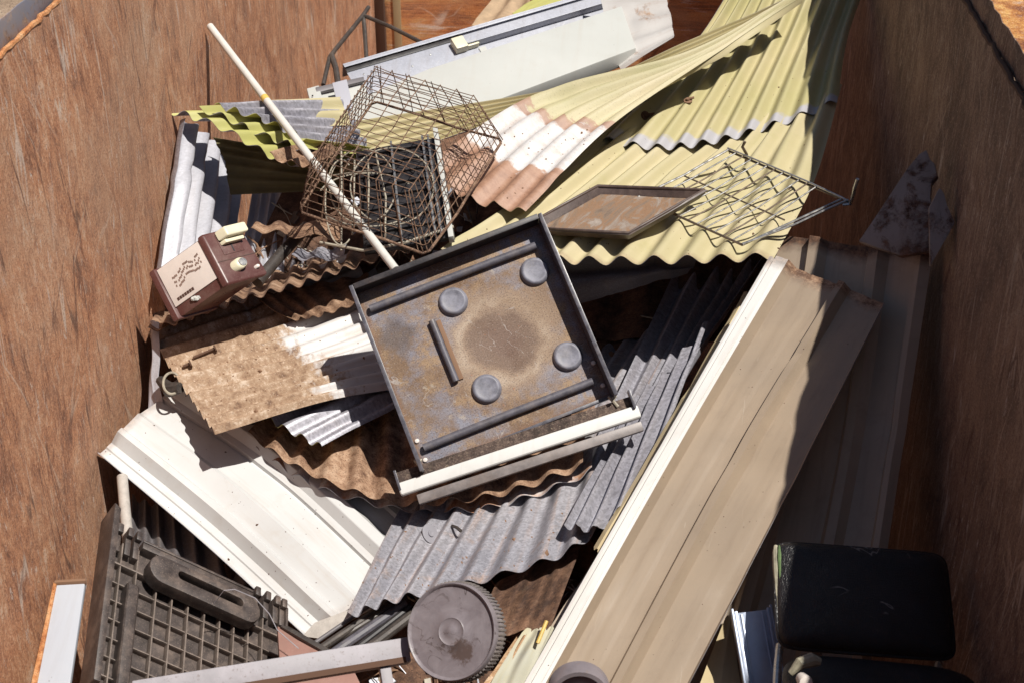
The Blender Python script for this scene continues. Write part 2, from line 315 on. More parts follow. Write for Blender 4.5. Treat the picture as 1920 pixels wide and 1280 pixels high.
def hob_floor():
    s = NT("burnt_enamel_with_rust_ring"); uv = s.coord('n'); co = s.coord('m'); x = s.sep(uv)
    nz = s.noise(co, 9, 6, .65)
    dx = s.math('SUBTRACT', x[0], .60); dy = s.math('SUBTRACT', x[1], .47)
    r = s.math('SQRT', s.math('ADD', s.math('MULTIPLY', dx, dx), s.math('MULTIPLY', s.math('MULTIPLY', dy, dy), 1.1)))
    r = s.math('ADD', r, s.math('MULTIPLY', s.math('SUBTRACT', nz, .5), .26))
    bb = s.noise(co, 5.5, 6, .7)
    base = s.mix(s.ramp(bb, .41, .55), (.215, .21, .25), (.185, .11, .062))
    base = s.mix(s.ramp(s.noise(co, 13, 6, .75), .50, .60, 0, .85), base, (.30, .19, .10))
    base = s.mix(s.ramp(s.noise(co, 17, 4, .7), .60, .70, 0, .8), base, (.42, .36, .29))
    c = s.mix(s.ramp(r, .33, .24), base, (.28, .19, .125))
    c = s.mix(s.ramp(s.math('ABSOLUTE', s.math('SUBTRACT', r, .225)), .0, .035, .75, 0), c, s.mix(s.ramp(bb, .4, .6), (.43, .34, .26), (.27, .18, .11)))
    c = s.mix(s.ramp(r, .205, .15), c, (.17, .105, .07))
    c = s.mix(s.ramp(r, .12, .05, 0, .6), c, (.15, .085, .06))
    ld = s.math('ADD', s.math('ABSOLUTE', s.math('SUBTRACT', x[0], .12)), s.math('ABSOLUTE', s.math('SUBTRACT', x[1], .70)))
    c = s.mix(s.ramp(s.math('ADD', ld, s.math('MULTIPLY', nz, .1)), .19, .12, 0, .8), c, (.10, .07, .06))
    ed = s.math('MINIMUM', s.math('MINIMUM', x[0], s.math('SUBTRACT', 1.0, x[0])), s.math('MINIMUM', x[1], s.math('SUBTRACT', 1.0, x[1])))
    c = s.mix(s.ramp(s.math('SUBTRACT', ed, s.math('MULTIPLY', s.noise(co, 20, 6, .75), .10)), -.02, -.045, 0, .8), c, (.17, .085, .045))
    c = s.mix(s.math('MULTIPLY', s.hair(co, 14, .006, .6, 3), s.ramp(s.noise(co, 7, 3), .5, .58)), c, (.34, .29, .26))
    f = s.noise(co, 300, 3, .75); c = s.mix(s.ramp(f, .54, .64, 0, .75), c, (.045, .03, .025)); c = s.mix(s.ramp(f, .42, .3, 0, .45), c, (.50, .44, .38))
    c = s.mix(s.ramp(s.noise(co, 60, 4, .7), .66, .72, 0, .8), c, (.34, .12, .045))
    return s.done(c, s.ramp(nz, .35, .65, .3, .6), .1, s.math('ADD', f, nz), .35, .001)
M['hobfloor'] = hob_floor()

def tray_floor():
    s = NT("greasy_rusted_tray_floor"); co = s.coord('m')
    a = s.noise(s.coord('m', (9, 3, 1), (0, 0, -.5)), 1.4, 8, .65, 2.2)
    c = s.colramp(a, [(.3, (.14, .095, .07)), (.44, (.28, .205, .15)), (.515, (.33, .19, .105)), (.57, (.33, .26, .21)), (.72, (.50, .43, .37))])
    f = s.noise(co, 240, 3, .7); c = s.mix(s.ramp(f, .56, .68, 0, .6), c, (.07, .04, .03))
    return s.done(c, .5, .1, s.math('ADD', f, a), .3, .001)
M['trayfloor'] = tray_floor()

# ------------------------------------------------------------------ mesh building
def link(name, me, parent=None):
    o = bpy.data.objects.new(name, me); COL.objects.link(o)
    if parent is not None: o.parent = parent
    return o
def tag(o, label, cat, group=None, kind=None):
    if label: o['label'] = label
    if cat: o['category'] = cat
    if group: o['group'] = group
    if kind: o['kind'] = kind
    return o
def empty(name, loc, label, cat, group=None):
    o = link(name, None); o.location = V(loc); o.empty_display_size = .1
    return tag(o, label, cat, group)

class MB:
    def __init__(s): s.v = []; s.f = []; s.mi = []; s.uvn = {}
    def add(s, vs, fs, mi=0, uv=None):
        b = len(s.v); s.v += [tuple(float(c) for c in v) for v in vs]
        for k, f in enumerate(fs):
            s.f.append(tuple(b+i for i in f)); s.mi.append(mi)
        if uv is not None:
            for i, u in enumerate(uv): s.uvn[b+i] = u
        return s
    def box(s, x, y, z, T=None, mi=0):
        vs = [Vector((a, b, c)) for c in z for b in y for a in x]
        if T is not None: vs = [T @ v for v in vs]
        return s.add(vs, [(0, 2, 3, 1), (4, 5, 7, 6), (0, 1, 5, 4), (2, 6, 7, 3), (0, 4, 6, 2), (1, 3, 7, 5)], mi)
    def prism(s, poly, z0, z1, T=None, mi=0):
        n = len(poly); vs = [Vector((p[0], p[1], z)) for z in (z0, z1) for p in poly]
        if T is not None: vs = [T @ v for v in vs]
        return s.add(vs, [tuple(range(n-1, -1, -1)), tuple(range(n, 2*n))] + [(i, (i+1) % n, n+(i+1) % n, n+i) for i in range(n)], mi)
    def tube(s, pts, r, seg=8, T=None, closed=False, caps=True, mi=0):
        p = [V(a) for a in pts]
        if T is not None: p = [T @ a for a in p]
        n = len(p); rr = r if hasattr(r, '__len__') else [r]*n
        vs = []; u = None
        for i in range(n):
            if closed: t = (p[(i+1) % n]-p[i-1]).normalized()
            else: t = (p[min(i+1, n-1)]-p[max(i-1, 0)]).normalized()
            if u is None:
                u = t.orthogonal().normalized()
            else:
                u = (u-t*u.dot(t))
                u = u.normalized() if u.length > 1e-6 else t.orthogonal().normalized()
            b = t.cross(u)
            for k in range(seg):
                a = 2*math.pi*k/seg; vs.append(p[i]+(u*math.cos(a)+b*math.sin(a))*rr[i])
        fs = []
        for i in range(n if closed else n-1):
            j = (i+1) % n
            for k in range(seg):
                l = (k+1) % seg; fs.append((i*seg+k, i*seg+l, j*seg+l, j*seg+k))
        if caps and not closed: fs += [tuple(range(seg-1, -1, -1)), tuple(range((n-1)*seg, n*seg))]
        return s.add(vs, fs, mi)
    def lathe(s, prof, seg=28, T=None, mi=0):            # prof: (r, z) from bottom to top
        vs = []; n = len(prof)
        for (r, z) in prof:
            for k in range(seg):
                a = 2*math.pi*k/seg; vs.append(Vector((r*math.cos(a), r*math.sin(a), z)))
        if T is not None: vs = [T @ v for v in vs]
        fs = [(i*seg+k, i*seg+(k+1) % seg, (i+1)*seg+(k+1) % seg, (i+1)*seg+k) for i in range(n-1) for k in range(seg)]
        fs += [tuple(range(seg-1, -1, -1)), tuple(range((n-1)*seg, n*seg))]
        return s.add(vs, fs, mi)
    def build(s, name, mats, parent=None, bevel=0.0, ang=32, origin=None, seg=2):
        if not isinstance(mats, (list, tuple)): mats = [mats]
        vs = [Vector(v) for v in s.v]
        if origin is None:
            if parent is not None: origin = Vector(parent.location)
            else:
                lo = Vector([min(v[i] for v in vs) for i in range(3)]); hi = Vector([max(v[i] for v in vs) for i in range(3)])
                origin = Vector(((lo.x+hi.x)/2, (lo.y+hi.y)/2, lo.z))
        org = Vector(origin)
        me = bpy.data.meshes.new(name); me.from_pydata([v-org for v in vs], [], s.f)
        for m in mats: me.materials.append(m)
        me.polygons.foreach_set("material_index", s.mi)
        if s.uvn:
            for nm in ("n", "m"):
                L = me.uv_layers.new(name=nm)
                for lp in me.loops:
                    q = s.uvn.get(lp.vertex_index, ((0, 0), (0, 0))); L.data[lp.index].uv = q[0] if nm == "n" else q[1]
        bm = bmesh.new(); bm.from_mesh(me)
        bmesh.ops.recalc_face_normals(bm, faces=bm.faces)
        if bevel:
            es = [e for e in bm.edges if len(e.link_faces) == 2 and e.calc_face_angle(0) > .6]
            bmesh.ops.bevel(bm, geom=es, offset=bevel, segments=seg, profile=.6, affect='EDGES', clamp_overlap=True)
        bm.to_mesh(me); bm.free()
        me.polygons.foreach_set("use_smooth", [True]*len(me.polygons))
        me.set_sharp_from_angle(angle=math.radians(ang))
        o = link(name, me, parent)
        o.location = (0, 0, 0) if parent is not None else org
        return o

def cr(pts, t):                                        # Catmull-Rom through pts (n,...) at t in 0..1
    p = np.asarray(pts, float); n = len(p)
    if n == 1: return np.repeat(p, len(t), 0)
    if n == 2:
        tt = np.asarray(t).reshape(-1, *([1]*(p.ndim-1))); return p[0]*(1-tt)+p[1]*tt
    e = np.concatenate([[2*p[0]-p[1]], p, [2*p[-1]-p[-2]]])
    x = np.clip(np.asarray(t)*(n-1), 0, n-1-1e-9); i = x.astype(int); f = (x-i).reshape(-1, *([1]*(p.ndim-1)))
    a, b, c, d = e[i], e[i+1], e[i+2], e[i+3]
    return .5*((2*b)+(c-a)*f+(2*a-5*b+4*c-d)*f**2+(3*b-a-3*c+d)*f**3)

def sheet(name, label, cat, ctrl, waves, mats, amp=.0085, prof=None, res=12, nv=36, warp=.004, ragged=.004, group=None, thick=.0014,
          seed=0, phase=0.0, part=None, umat=None, dents=6, creases=3, lift=None):
    rs = np.random.RandomState(seed+11)
    g = [np.array([P(*c) for c in row]) for row in ctrl]
    if prof is None: us = np.linspace(0, 1, int(waves*res)+1)
    else:
        bp = sorted(set([p[0] for p in prof]))
        us = np.unique(np.round(np.concatenate([bp, np.linspace(0, 1, 25)]), 4))
    vs = np.linspace(0, 1, nv)
    rows = np.stack([cr(g[i], us) for i in range(len(g))])          # rows x u x 3
    wid = np.linalg.norm(np.diff(rows.mean(0), axis=0), axis=1).sum()
    length = np.linalg.norm(np.diff(np.array([q.mean(0) for q in g]), axis=0), axis=1).sum()
    def rag(k):
        r = np.interp(us, np.linspace(0, 1, 40), rs.randn(40))*.4 + np.interp(us, np.linspace(0, 1, 9), rs.randn(9))
        return ragged*r/length
    r0, r1 = rag(0), rag(1)
    S = np.empty((nv, len(us), 3))
    for j in range(len(us)):
        vv = vs + np.clip(r0[j], -.2, .2)*(1-vs)**3 + np.clip(r1[j], -.2, .2)*vs**3
        S[:, j] = cr(rows[:, j], np.clip(vv, 0, 1))
    du = np.gradient(S, axis=1); dv = np.gradient(S, axis=0)
    Nn = np.cross(du, dv); Nn /= np.linalg.norm(Nn, axis=2, keepdims=True)+1e-9
    if (Nn.mean((0, 1))*(CAM-S.mean((0, 1)))).sum() < 0: Nn = -Nn
    U, Vv = np.meshgrid(us, vs)
    h = amp*np.cos(2*np.pi*(waves*U+phase)) if prof is None else np.interp(U, [p[0] for p in prof], [p[1] for p in prof])
    wv = 0
    for _ in range(5):
        a, b, c, q = rs.randn()*2.2, rs.randn()*2.2, rs.rand()*6.3, rs.rand()
        wv = wv + q*np.sin(a*U*2+b*Vv*2+c)
    h = h + warp*wv/1.5
    for _ in range(dents):
        cu, cv, sd, am = rs.rand(), rs.rand(), .02+.05*rs.rand(), (rs.rand()-.6)*.012
        h = h + am*np.exp(-(((U-cu)*wid)**2+((Vv-cv)*length)**2)/sd**2)
    for _ in range(creases):
        cu, cv, an = rs.uniform(.1, .9), rs.uniform(.1, .9), rs.uniform(0, 3.14)
        ds = ((U-cu)*wid*math.cos(an)+(Vv-cv)*length*math.sin(an)); al = (-(U-cu)*wid*math.sin(an)+(Vv-cv)*length*math.cos(an))
        h = h + rs.uniform(-.008, .008)*np.maximum(0, 1-np.abs(ds)/rs.uniform(.03, .08))*np.exp(-(al/rs.uniform(.06, .18))**2)
    S = S + Nn*h[..., None]
    du = np.gradient(S, axis=1); dv = np.gradient(S, axis=0)
    N2 = np.cross(du, dv); N2 /= np.linalg.norm(N2, axis=2, keepdims=True)+1e-9
    if (N2*Nn).sum() < 0: N2 = -N2
    B = S - N2*thick
    nu = len(us); k = nv*nu
    allv = np.concatenate([S.reshape(-1, 3), B.reshape(-1, 3)])
    org = allv.mean(0); org[2] = allv[:, 2].min()
    I = np.arange(k).reshape(nv, nu)
    a, b, c, d = I[:-1, :-1].ravel(), I[:-1, 1:].ravel(), I[1:, 1:].ravel(), I[1:, :-1].ravel()
    top = np.stack([a, b, c, d], 1)
    fl = np.einsum('i,i', np.cross(allv[b[0]]-allv[a[0]], allv[d[0]]-allv[a[0]]), Nn.mean((0, 1))) < 0
    if fl: top = top[:, ::-1]
    bot = top[:, ::-1]+k
    per = np.concatenate([I[0, :], I[1:, -1], I[-1, -2::-1], I[-2:0:-1, 0]]); nx = np.roll(per, -1)
    side = np.stack([per, per+k, nx+k, nx], 1)
    if fl: side = side[:, ::-1]
    faces = np.concatenate([top, bot, side])
    me = bpy.data.meshes.new(name); me.from_pydata((allv-org).tolist(), [], faces.tolist())
    ml = list(mats) if isinstance(mats, (list, tuple)) else [mats]
    if len(ml) == 1: ml = ml*2
    if umat: ml = ml+[umat[1]]
    for m in ml: me.materials.append(m)
    mi = np.zeros(len(faces), int); mi[len(top):] = 1
    if umat:
        uc = (U[:-1, :-1].ravel()+U[1:, 1:].ravel())/2
        mi[:len(top)][uc < umat[0]] = 2
    me.polygons.foreach_set("material_index", mi)
    uvn = np.stack([U, Vv], -1).reshape(-1, 2); uvn = np.concatenate([uvn, uvn]); off = rs.rand(2)*7
    li = np.empty(len(me.loops), int); me.loops.foreach_get("vertex_index", li)
    L = me.uv_layers.new(name="n"); L.data.foreach_set("uv", uvn[li].ravel())
    L = me.uv_layers.new(name="m"); L.data.foreach_set("uv", (uvn[li]*[wid, length]+off).ravel())
    me.polygons.foreach_set("use_smooth", [True]*len(me.polygons))
    me.set_sharp_from_angle(angle=math.radians(40 if prof is None else 12))
    if part is not None:
        o = link(name, me, part); o.location = V(org)-Vector(part.location)
    else:
        o = link(name, me); o.location = V(org); tag(o, label, cat, group)
    o_top = (S, top)
    o_hit[o.name] = BVHTree.FromPolygons([tuple(x) for x in S.reshape(-1, 3)], top.tolist())
    return o
o_hit = {}
def on(o, px, py, lift=0.0, default=None):              # the point of a sheet that lies under a line of sight, raised along the surface normal
    d = V(FW + RT*((px-960)/F) + UP*((640-py)/F)).normalized()
    h = o_hit[o.name].ray_cast(Vector(CAM), d)
    if h[0] is None:
        return V(default if default is not None else P(px, py))
    n = h[1] if h[1].dot(d) < 0 else -h[1]
    return h[0]+n*lift

# ------------------------------------------------------------------ setting: yard and skip
XL, XR, ZR, ZF, YB, YN = -1.252, .764, ZC-1.05, .16, 7.0, .9
m = MB(); m.add([(-150, -150, 0), (150, -150, 0), (150, 150, 0), (-150, 150, 0)], [(0, 1, 2, 3)])
tag(m.build("ground", M['ground']), None, None, kind='structure')

skip = empty("skip_bin", ((XL+XR)/2, 3.9, 0), "open rusty steel skip bin that holds the whole scrap heap", "skip")
def wall_grid(name, x, mat):                            # a gently dented plate along the skip
    mm = MB(); ny, nz = 60, 22; rs = np.random.RandomState(3 if x < 0 else 5)
    dents = [(rs.uniform(2, 7), rs.uniform(.5, 2), rs.uniform(.12, .4), rs.uniform(-.012, .012)) for _ in range(26)]
    sg = -1 if x < 0 else 1
    for layer in (0, 1):
        vs = []
        for i in range(ny+1):
            for j in range(nz+1):
                y = YN+(YB-YN)*i/ny; z = ZF+(ZR-ZF)*j/nz
                q = sum(a*math.exp(-((y-cy)**2+(z-cz)**2)/r**2) for cy, cz, r, a in dents)
                vs.append((x+q+sg*(.006 if layer else 0), y, z))
        mm.add(vs, [(i*(nz+1)+j, (i+1)*(nz+1)+j, (i+1)*(nz+1)+j+1, i*(nz+1)+j+1) for i in range(ny) for j in range(nz)])
    return mm.build(name, mat, skip)
wall_grid("side_wall", XL, M['wall'])
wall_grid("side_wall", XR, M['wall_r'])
m = MB(); m.box((XL-.006, XR+.006), (YN, YB), (ZF-.01, ZF)); m.build("floor_plate", M['floor'], skip)
m = MB(); m.box((XL-.006, XR+.006), (YN-.012, YN-.002), (ZF, ZR)); m.build("end_wall", M['wall'], skip)
def rough_rail(x0, x1, z0, z1, mat, mat_top, seed):
    mm = MB(); rs = np.random.RandomState(seed); ny = 150; vs = []
    for i in range(ny+1):
        y = YN+(YB-YN)*i/ny; k = [rs.randn()*.0022 for _ in range(4)]
        for (x, z, a) in ((x0, z0, 0), (x1, z0, 0), (x1, z1, 1), (x0, z1, 1)):
            vs.append((x+k[0]*(x == (x0 if x0 > 0 else x1)), y, z+k[2]*a*.6))
    fs = []; 
    for i in range(ny):
        for c in range(4): fs.append((i*4+c, i*4+(c+1) % 4, i*4+4+(c+1) % 4, i*4+4+c))
    fs += [(3, 2, 1, 0), tuple(ny*4+c for c in range(4))]
    mm.add(vs, fs); mm.mi = [1 if (len(f) == 4 and k < ny*4 and k % 4 == 2) else 0 for k, f in enumerate(fs)]
    return mm.build("top_rail", [mat, mat_top], skip, .002)
rough_rail(XL-.11, XL-.010, ZR-.002, ZR+.055, M['rail'], M['ground'], 1)
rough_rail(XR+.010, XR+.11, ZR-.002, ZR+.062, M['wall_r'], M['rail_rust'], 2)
def bead(x, seed, mat):
    mm = MB(); rs = np.random.RandomState(seed)
    ys = np.linspace(YN, YB, 260); mm.tube([(x+rs.randn()*.0012, y, ZR+rs.randn()*.0015) for y in ys], [.0055+.0018*rs.rand() for _ in ys], 7)
    return mm.build("weld_bead", mat, skip)
bead(XL-.003, 1, M['weld']); bead(XR+.004, 2, M['rust_dark'])
# the far end: two rusted door leaves, a post between, angle irons in the corners
m = MB(); m.box((XL, -.30), (YB, YB+.008), (ZF, ZR)); m.build("door_leaf", M['wall_back'], skip)
m = MB(); m.box((-.24, XR), (YB, YB+.008), (ZF, ZR)); m.build("door_leaf", M['wall_back'], skip)
m = MB(); m.box((-.30, -.24), (YB-.03, YB+.008), (ZF, ZR)); m.build("door_post", M['grey_tube'], skip, .004)
m = MB(); m.box((XL+.001, XL+.05), (YB-.05, YB-.004), (ZF, ZR)); m.build("corner_post", M['rust_dark'], skip, .004)
rs = np.random.RandomState(4)
m = MB(); m.box((XL+.09, XL+.13), (YB-.006, YB-.002), (ZF, ZR)); m.build("hinge_strip", M['cream'], skip, .001)

# ------------------------------------------------------------------ filler sheets added so that the gaps of the heap stay dark
BUR = "dark filler sheets added under the heap"
b0_ = sheet("gap_fill_sheet", "dark rusted filler sheet added deep under the enamel cooker tray", "roof sheet", [[(330, 520, -.30), (900, 500, -.32), (1330, 470, -.30)], [(300, 1200, -.30), (800, 1200, -.30), (1200, 1150, -.30)]], 14, M['rust_dark'], seed=1)
b1_ = sheet("gap_fill_sheet", "dark rusted filler sheet added under the dusty wheel and bars", "roof sheet", [[(420, 1060, -.22), (1180, 1000, -.22)], [(360, 1420, -.22), (1250, 1420, -.22)]], 11, M['rust_dark'], seed=2)
b2_ = sheet("gap_fill_sheet", "dark filler sheet added at the bottom of the gap below the wire basket", "roof sheet", [[(560, 300, -.30), (1000, 300, -.25), (1480, 250, -.2)], [(400, 640, -.30), (900, 640, -.30), (1450, 640, -.26)]], 13, M['rust_dark'], seed=3)

# ------------------------------------------------------------------ far end of the heap
sheet("corrugated_sheet", "small yellow corrugated offcut at the far end above the zinc plate", "roof sheet", [[dd(960, 28, 5.5), dd(1010, 30, 5.4)], [dd(1070, -40, 5.9), dd(1140, -30, 5.8)]], 4, M['olive'], seed=21, amp=.007)
sheet("canvas_rag", "tan canvas scrap hanging at the far end of the skip", "rag", [[dd(885, 52, 5.7), dd(985, 34, 5.6)], [dd(955, -40, 6.1), dd(1010, -45, 6.0)]], 2, M['rag'], seed=22, amp=.012)
sheet("whitewashed_sheet", "weathered whitewashed iron sheet beyond the white folded cover", "roof sheet", [[dd(1120, -30, 5.0), dd(1140, 60, 4.85), dd(1165, 135, 4.72)], [dd(1240, -30, 5.0), dd(1258, 30, 4.87), dd(1264, 72, 4.76)]], 4, M['weather'], seed=23, amp=.006)
m = MB(); T = frame(at(1322, 64, 5.0), at(1366, 64, 5.0)-at(1322, 64, 5.0), at(1345, 30, 5.05)-at(1322, 64, 5.0))
m.prism([(0, 0), (.085, 0), (.08, .066), (.06, .062), (.02, .03)], -.03, 0, T)
tag(m.build("timber_offcut", M['timber'], None, .002), "orange timber offcut standing in the wall's shadow at the far end", "timber")
# bent rod frame against the far left corner
m = MB()
pts = [at(608, 150, 5.2), at(612, 118, 5.25), at(640, 82, 5.4), at(683, 27, 5.6), at(690, 20, 5.62)]
m.tube([at(606, 160, 5.1), at(618, 108, 5.2), at(630, 92, 5.3), at(681, 29, 5.6), at(691, 14, 5.65)], .0085, 8)
m.tube([at(681, 29, 5.6), at(735, 52, 5.5), at(790, 80, 5.4)], .0085, 8)
m.tube([at(622, 105, 5.2), at(630, 130, 5.15), at(634, 158, 5.1)], .011, 8)
m.tube([at(681, 29, 5.6), at(684, 60, 5.55), at(687, 110, 5.45)], .0085, 8)
tag(m.build("bent_rod_frame", M['darktube']), "thin bent rod frame leaning at the far left corner", "rod frame")

# ------------------------------------------------------------------ zinc plate and the white folded cover
t = empty("zinc_plate", at(900, 150, 4.9), "long mottled zinc plate with a dark top slot behind the white cover", "metal plate")
A, B_, Cc, Dd = at(682, 192, 4.75), at(1245, 22, 5.15), at(1232, -32, 5.22), at(678, 100, 4.86)
T = frame(A, B_-A, Dd-A); Lx = (V(B_)-V(A)).length; H = .165
m = MB(); m.box((0, Lx), (0, H), (-.002, 0), T); m.build("face_plate", M['plate'], t, .0008)
m = MB(); m.box((-.002, Lx), (H, H+.004), (-.05, .012), T); m.box((-.002, Lx), (H-.012, H), (.010, .012), T); m.build("top_flange", M['plate'], t, .0008)
m = MB(); m.box((0, .43), (H-.028, H-.006), (.0005, .004), T); m.build("slot_seal", M['black'], t, .001)
m = MB(); m.box((.43, Lx), (H-.075, H-.07), (.0, .03), T); m.build("inner_rib", M['plate'], t, .0008)
m = MB(); m.box((.385, .43), (H-.085, H-.035), (0, .03), T); m.box((.43, .475), (H-.082, H-.062), (0, .022), T); m.build("switch_block", M['creamplastic'], t, .003)
m = MB(); m.box((.47, .495), (H-.15, H-.088), (.0, .004), T); m.build("paper_label", M['white_clean'], t)
for (u, v) in ((.19, H-.025), (.09, .10), (.12, .095), (.30, .11), (.22, .085), (.05, .11), (.40, .09)):
    m = MB(); m.lathe([(.0001, 0), (.0035, 0.0005), (.003, .003), (.0001, .0035)], 8, T @ Matrix.Translation((u, v, 0))); m.build("rivet", M['chrome'], t)

t = empty("folded_cover", at(890, 205, 4.5), "long white folded metal cover lying below the zinc plate", "metal cover")
def face(pix, thick, name, mat, parent, bevel=.002):
    pts = [V(at(*p)) for p in pix]
    n = (pts[1]-pts[0]).cross(pts[-1]-pts[0]).normalized()
    if n.dot(V(CAM)-pts[0]) < 0: n = -n
    k = len(pts); mm = MB(); mm.add(pts+[p-n*thick for p in pts], [tuple(range(k)), tuple(range(2*k-1, k-1, -1))]+[(i, (i+1) % k, k+(i+1) % k, k+i) for i in range(k)])
    return mm.build(name, mat, parent, bevel)
face([(600, 214, 4.42), (806, 128, 4.62), (1166, 11, 4.90), (1193, 90, 4.76), (884, 206, 4.46), (606, 254, 4.33)], .055, "front_panel", M['white_clean'], t, .006)
face([(575, 166, 4.50), (598, 160, 4.52), (622, 250, 4.34), (598, 256, 4.32)], .012, "end_cap", M['white_clean'], t, .003)
face([(596, 172, 4.52), (682, 148, 4.60), (694, 196, 4.53), (606, 216, 4.44)], .003, "inner_panel", M['white_clean'], t, .001)
face([(592, 164, 4.50), (682, 144, 4.58), (683, 152, 4.57), (594, 174, 4.49)], .012, "top_flange", M['galv_dark'], t, .001)
face([(623, 156, 4.48), (650, 149, 4.50), (662, 202, 4.42), (636, 208, 4.40)], .004, "bracket", M['galv_pale'], t, .001)
for (x, y, d) in ((586, 180, 4.47), (592, 205, 4.42), (597, 232, 4.37), (602, 246, 4.34)):
    m = MB(); m.lathe([(.0001, 0), (.003, .0005), (.0025, .002), (.0001, .0025)], 8, frame(at(x, y, d-.006), RT, UP-FW*.2)); m.build("screw", M['black'], t)

# ------------------------------------------------------------------ pale yellow roofing
G = "pale yellow corrugated roof sheets"
yel_up = sheet("corrugated_sheet", "fanned yellow corrugated sheet with bare zinc end strip running up to the top edge", "roof sheet",
   [[(1400, -70, .02), (1500, -80, .04), (1640, -70, .08)], [(1290, 95, .00), (1430, 78, .05), (1592, 60, .08)], [(1112, 258, -.005), (1225, 275, .066), (1330, 268, .104), (1440, 239, .138), (1569, 190, .178)]],
   10, [M['yellow_up'], M['galv']], seed=31, amp=.013, nv=46, ragged=.002, phase=.3, group=G)
yel_lo = sheet("corrugated_sheet", "wide yellow corrugated sheet with wavy lower edge under the baking tray and oven rack", "roof sheet",
   [[(1160, 228, -.03), (1380, 236, .06), (1578, 150, .12)], [(1000, 360, .06), (1230, 370, .15), (1528, 325, .28)], [(828, 476, .14), (1120, 490, .25), (1448, 481, .35)]],
   10.5, [M['yellow_low'], M['galv']], seed=32, amp=.014, nv=46, ragged=.002, group=G)
yel_b2 = sheet("corrugated_sheet", "narrow strip of striped yellow sheet below the white folded cover", "roof sheet",
   [[(1476, 0, .10), (1490, 6, .10)], [(1290, 80, .06), (1318, 112, .05)], [(1085, 161, -.02), (1030, 196, -.04)], [(660, 232, -.10), (640, 330, -.14)]],
   6, [M['yellow'], M['galv']], seed=33, amp=.006, nv=50, group=G)
yel_tw = sheet("corrugated_sheet", "twisted yellow sheet with white and brown rusted lower end beside the basket", "roof sheet",
   [[(1482, 2, .22), (1492, -1, .24), (1506, -5, .25)], [(1285, 106, .14), (1325, 108, .19), (1356, 92, .23)], [(1005, 184, .05), (1065, 222, .12), (1150, 234, .20)], [(790, 322, .02), (885, 374, .10), (986, 398, .17)]],
   4.2, [M['twist'], M['yellow']], seed=34, amp=.013, nv=70, group=G, ragged=.006)
sheet("corrugated_sheet", "yellow corrugated piece behind the white handle by the left wall", "roof sheet",
   [[(498, 198, .0), (520, 232, .02)], [(640, 188, .0), (660, 232, .02)]], 1.6, [M['yellow'], M['galv']], seed=35, amp=.012, group=G)
# the shaded half round under the wide yellow sheet
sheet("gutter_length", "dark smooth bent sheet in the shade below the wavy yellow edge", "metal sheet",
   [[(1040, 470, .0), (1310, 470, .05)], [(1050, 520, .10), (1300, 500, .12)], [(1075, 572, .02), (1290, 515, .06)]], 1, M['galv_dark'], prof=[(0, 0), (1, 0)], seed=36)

# ------------------------------------------------------------------ stack of sheets by the left wall
G = "stack of corrugated sheets against the left wall"
sheet("corrugated_sheet", "lowest green yellow sheet of the stack jutting from the left wall", "roof sheet",
   [[(318, 210, .17), (372, 226, .17), (440, 256, .14), (505, 292, .10), (560, 308, .07)], [(640, 200, -.10), (655, 225, -.10), (665, 250, -.10), (675, 275, -.10), (690, 300, -.10)]], 5.5, [M['olive'], M['galv']], seed=41, amp=.011, group=G, phase=.35)
sheet("corrugated_sheet", "middle green yellow sheet of the stack jutting from the left wall", "roof sheet",
   [[(372, 204, .19), (430, 224, .16), (480, 247, .13), (530, 270, .10), (575, 286, .08)], [(640, 195, -.07), (655, 220, -.07), (665, 245, -.07), (675, 270, -.07), (690, 296, -.07)]], 5, [M['olive'], M['galv']], seed=42, amp=.011, group=G, phase=.1)
sheet("corrugated_sheet", "grey zinc sheet topmost of the stack crossed by the handle's shadow", "roof sheet",
   [[(402, 194, .21), (440, 206, .19), (490, 224, .15), (535, 244, .12), (572, 260, .10)], [(640, 188, -.04), (655, 212, -.04), (668, 236, -.04), (678, 258, -.04), (695, 280, -.04)]], 5, [M['galv'], M['olive']], seed=43, amp=.011, group=G, phase=.8)
sheet("corrugated_sheet", "rusty corrugated corner between the stack and the wire basket", "roof sheet",
   [[(505, 290, .13), (545, 302, .12), (590, 305, .11)], [(590, 262, .05), (620, 272, .05), (650, 280, .05)]], 2, M['rust'], seed=44, amp=.011, nv=14)
sheet("shaded_sheet", "olive sheet coloured darker for the shade below the stack", "roof sheet",
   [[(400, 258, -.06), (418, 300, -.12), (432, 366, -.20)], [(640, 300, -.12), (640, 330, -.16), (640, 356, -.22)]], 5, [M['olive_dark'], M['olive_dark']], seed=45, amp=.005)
sheet("corrugated_sheet", "pale zinc sheet leaning upright on the left wall above the toaster", "roof sheet",
   [[(343, 222, .14), (395, 258, -.12), (452, 300, -.38)], [(296, 520, .02), (360, 500, -.14), (440, 500, -.38)]], 4.6, [M['galv_pale'], M['galv']], seed=46, amp=.019, phase=.2)
sheet("corrugated_sheet", "pale zinc sheet in the gap right of the toaster", "roof sheet",
   [[(478, 340, -.34), (530, 338, -.36), (592, 335, -.38)], [(440, 560, -.26), (500, 560, -.26), (560, 560, -.26)]], 6, [M['galv_pale'], M['galv']], seed=47, amp=.010)
sheet("corrugated_sheet", "small rusty corrugated strip right of the toaster lever", "roof sheet",
   [[(480, 422, .0), (540, 420, .0), (640, 418, -.02)], [(470, 431, .06), (540, 438, .06), (640, 446, .06)]], 2.6, M['rust'], seed=48, amp=.009, nv=10)
sheet("zinc_offcut", "small curled zinc offcut under the basket's near corner", "metal offcut",
   [[(560, 468, .02), (600, 464, .03), (650, 462, .03)], [(545, 480, .06), (590, 484, .06), (645, 480, .06)]], 2, M['galv'], seed=49, amp=.007, nv=10)
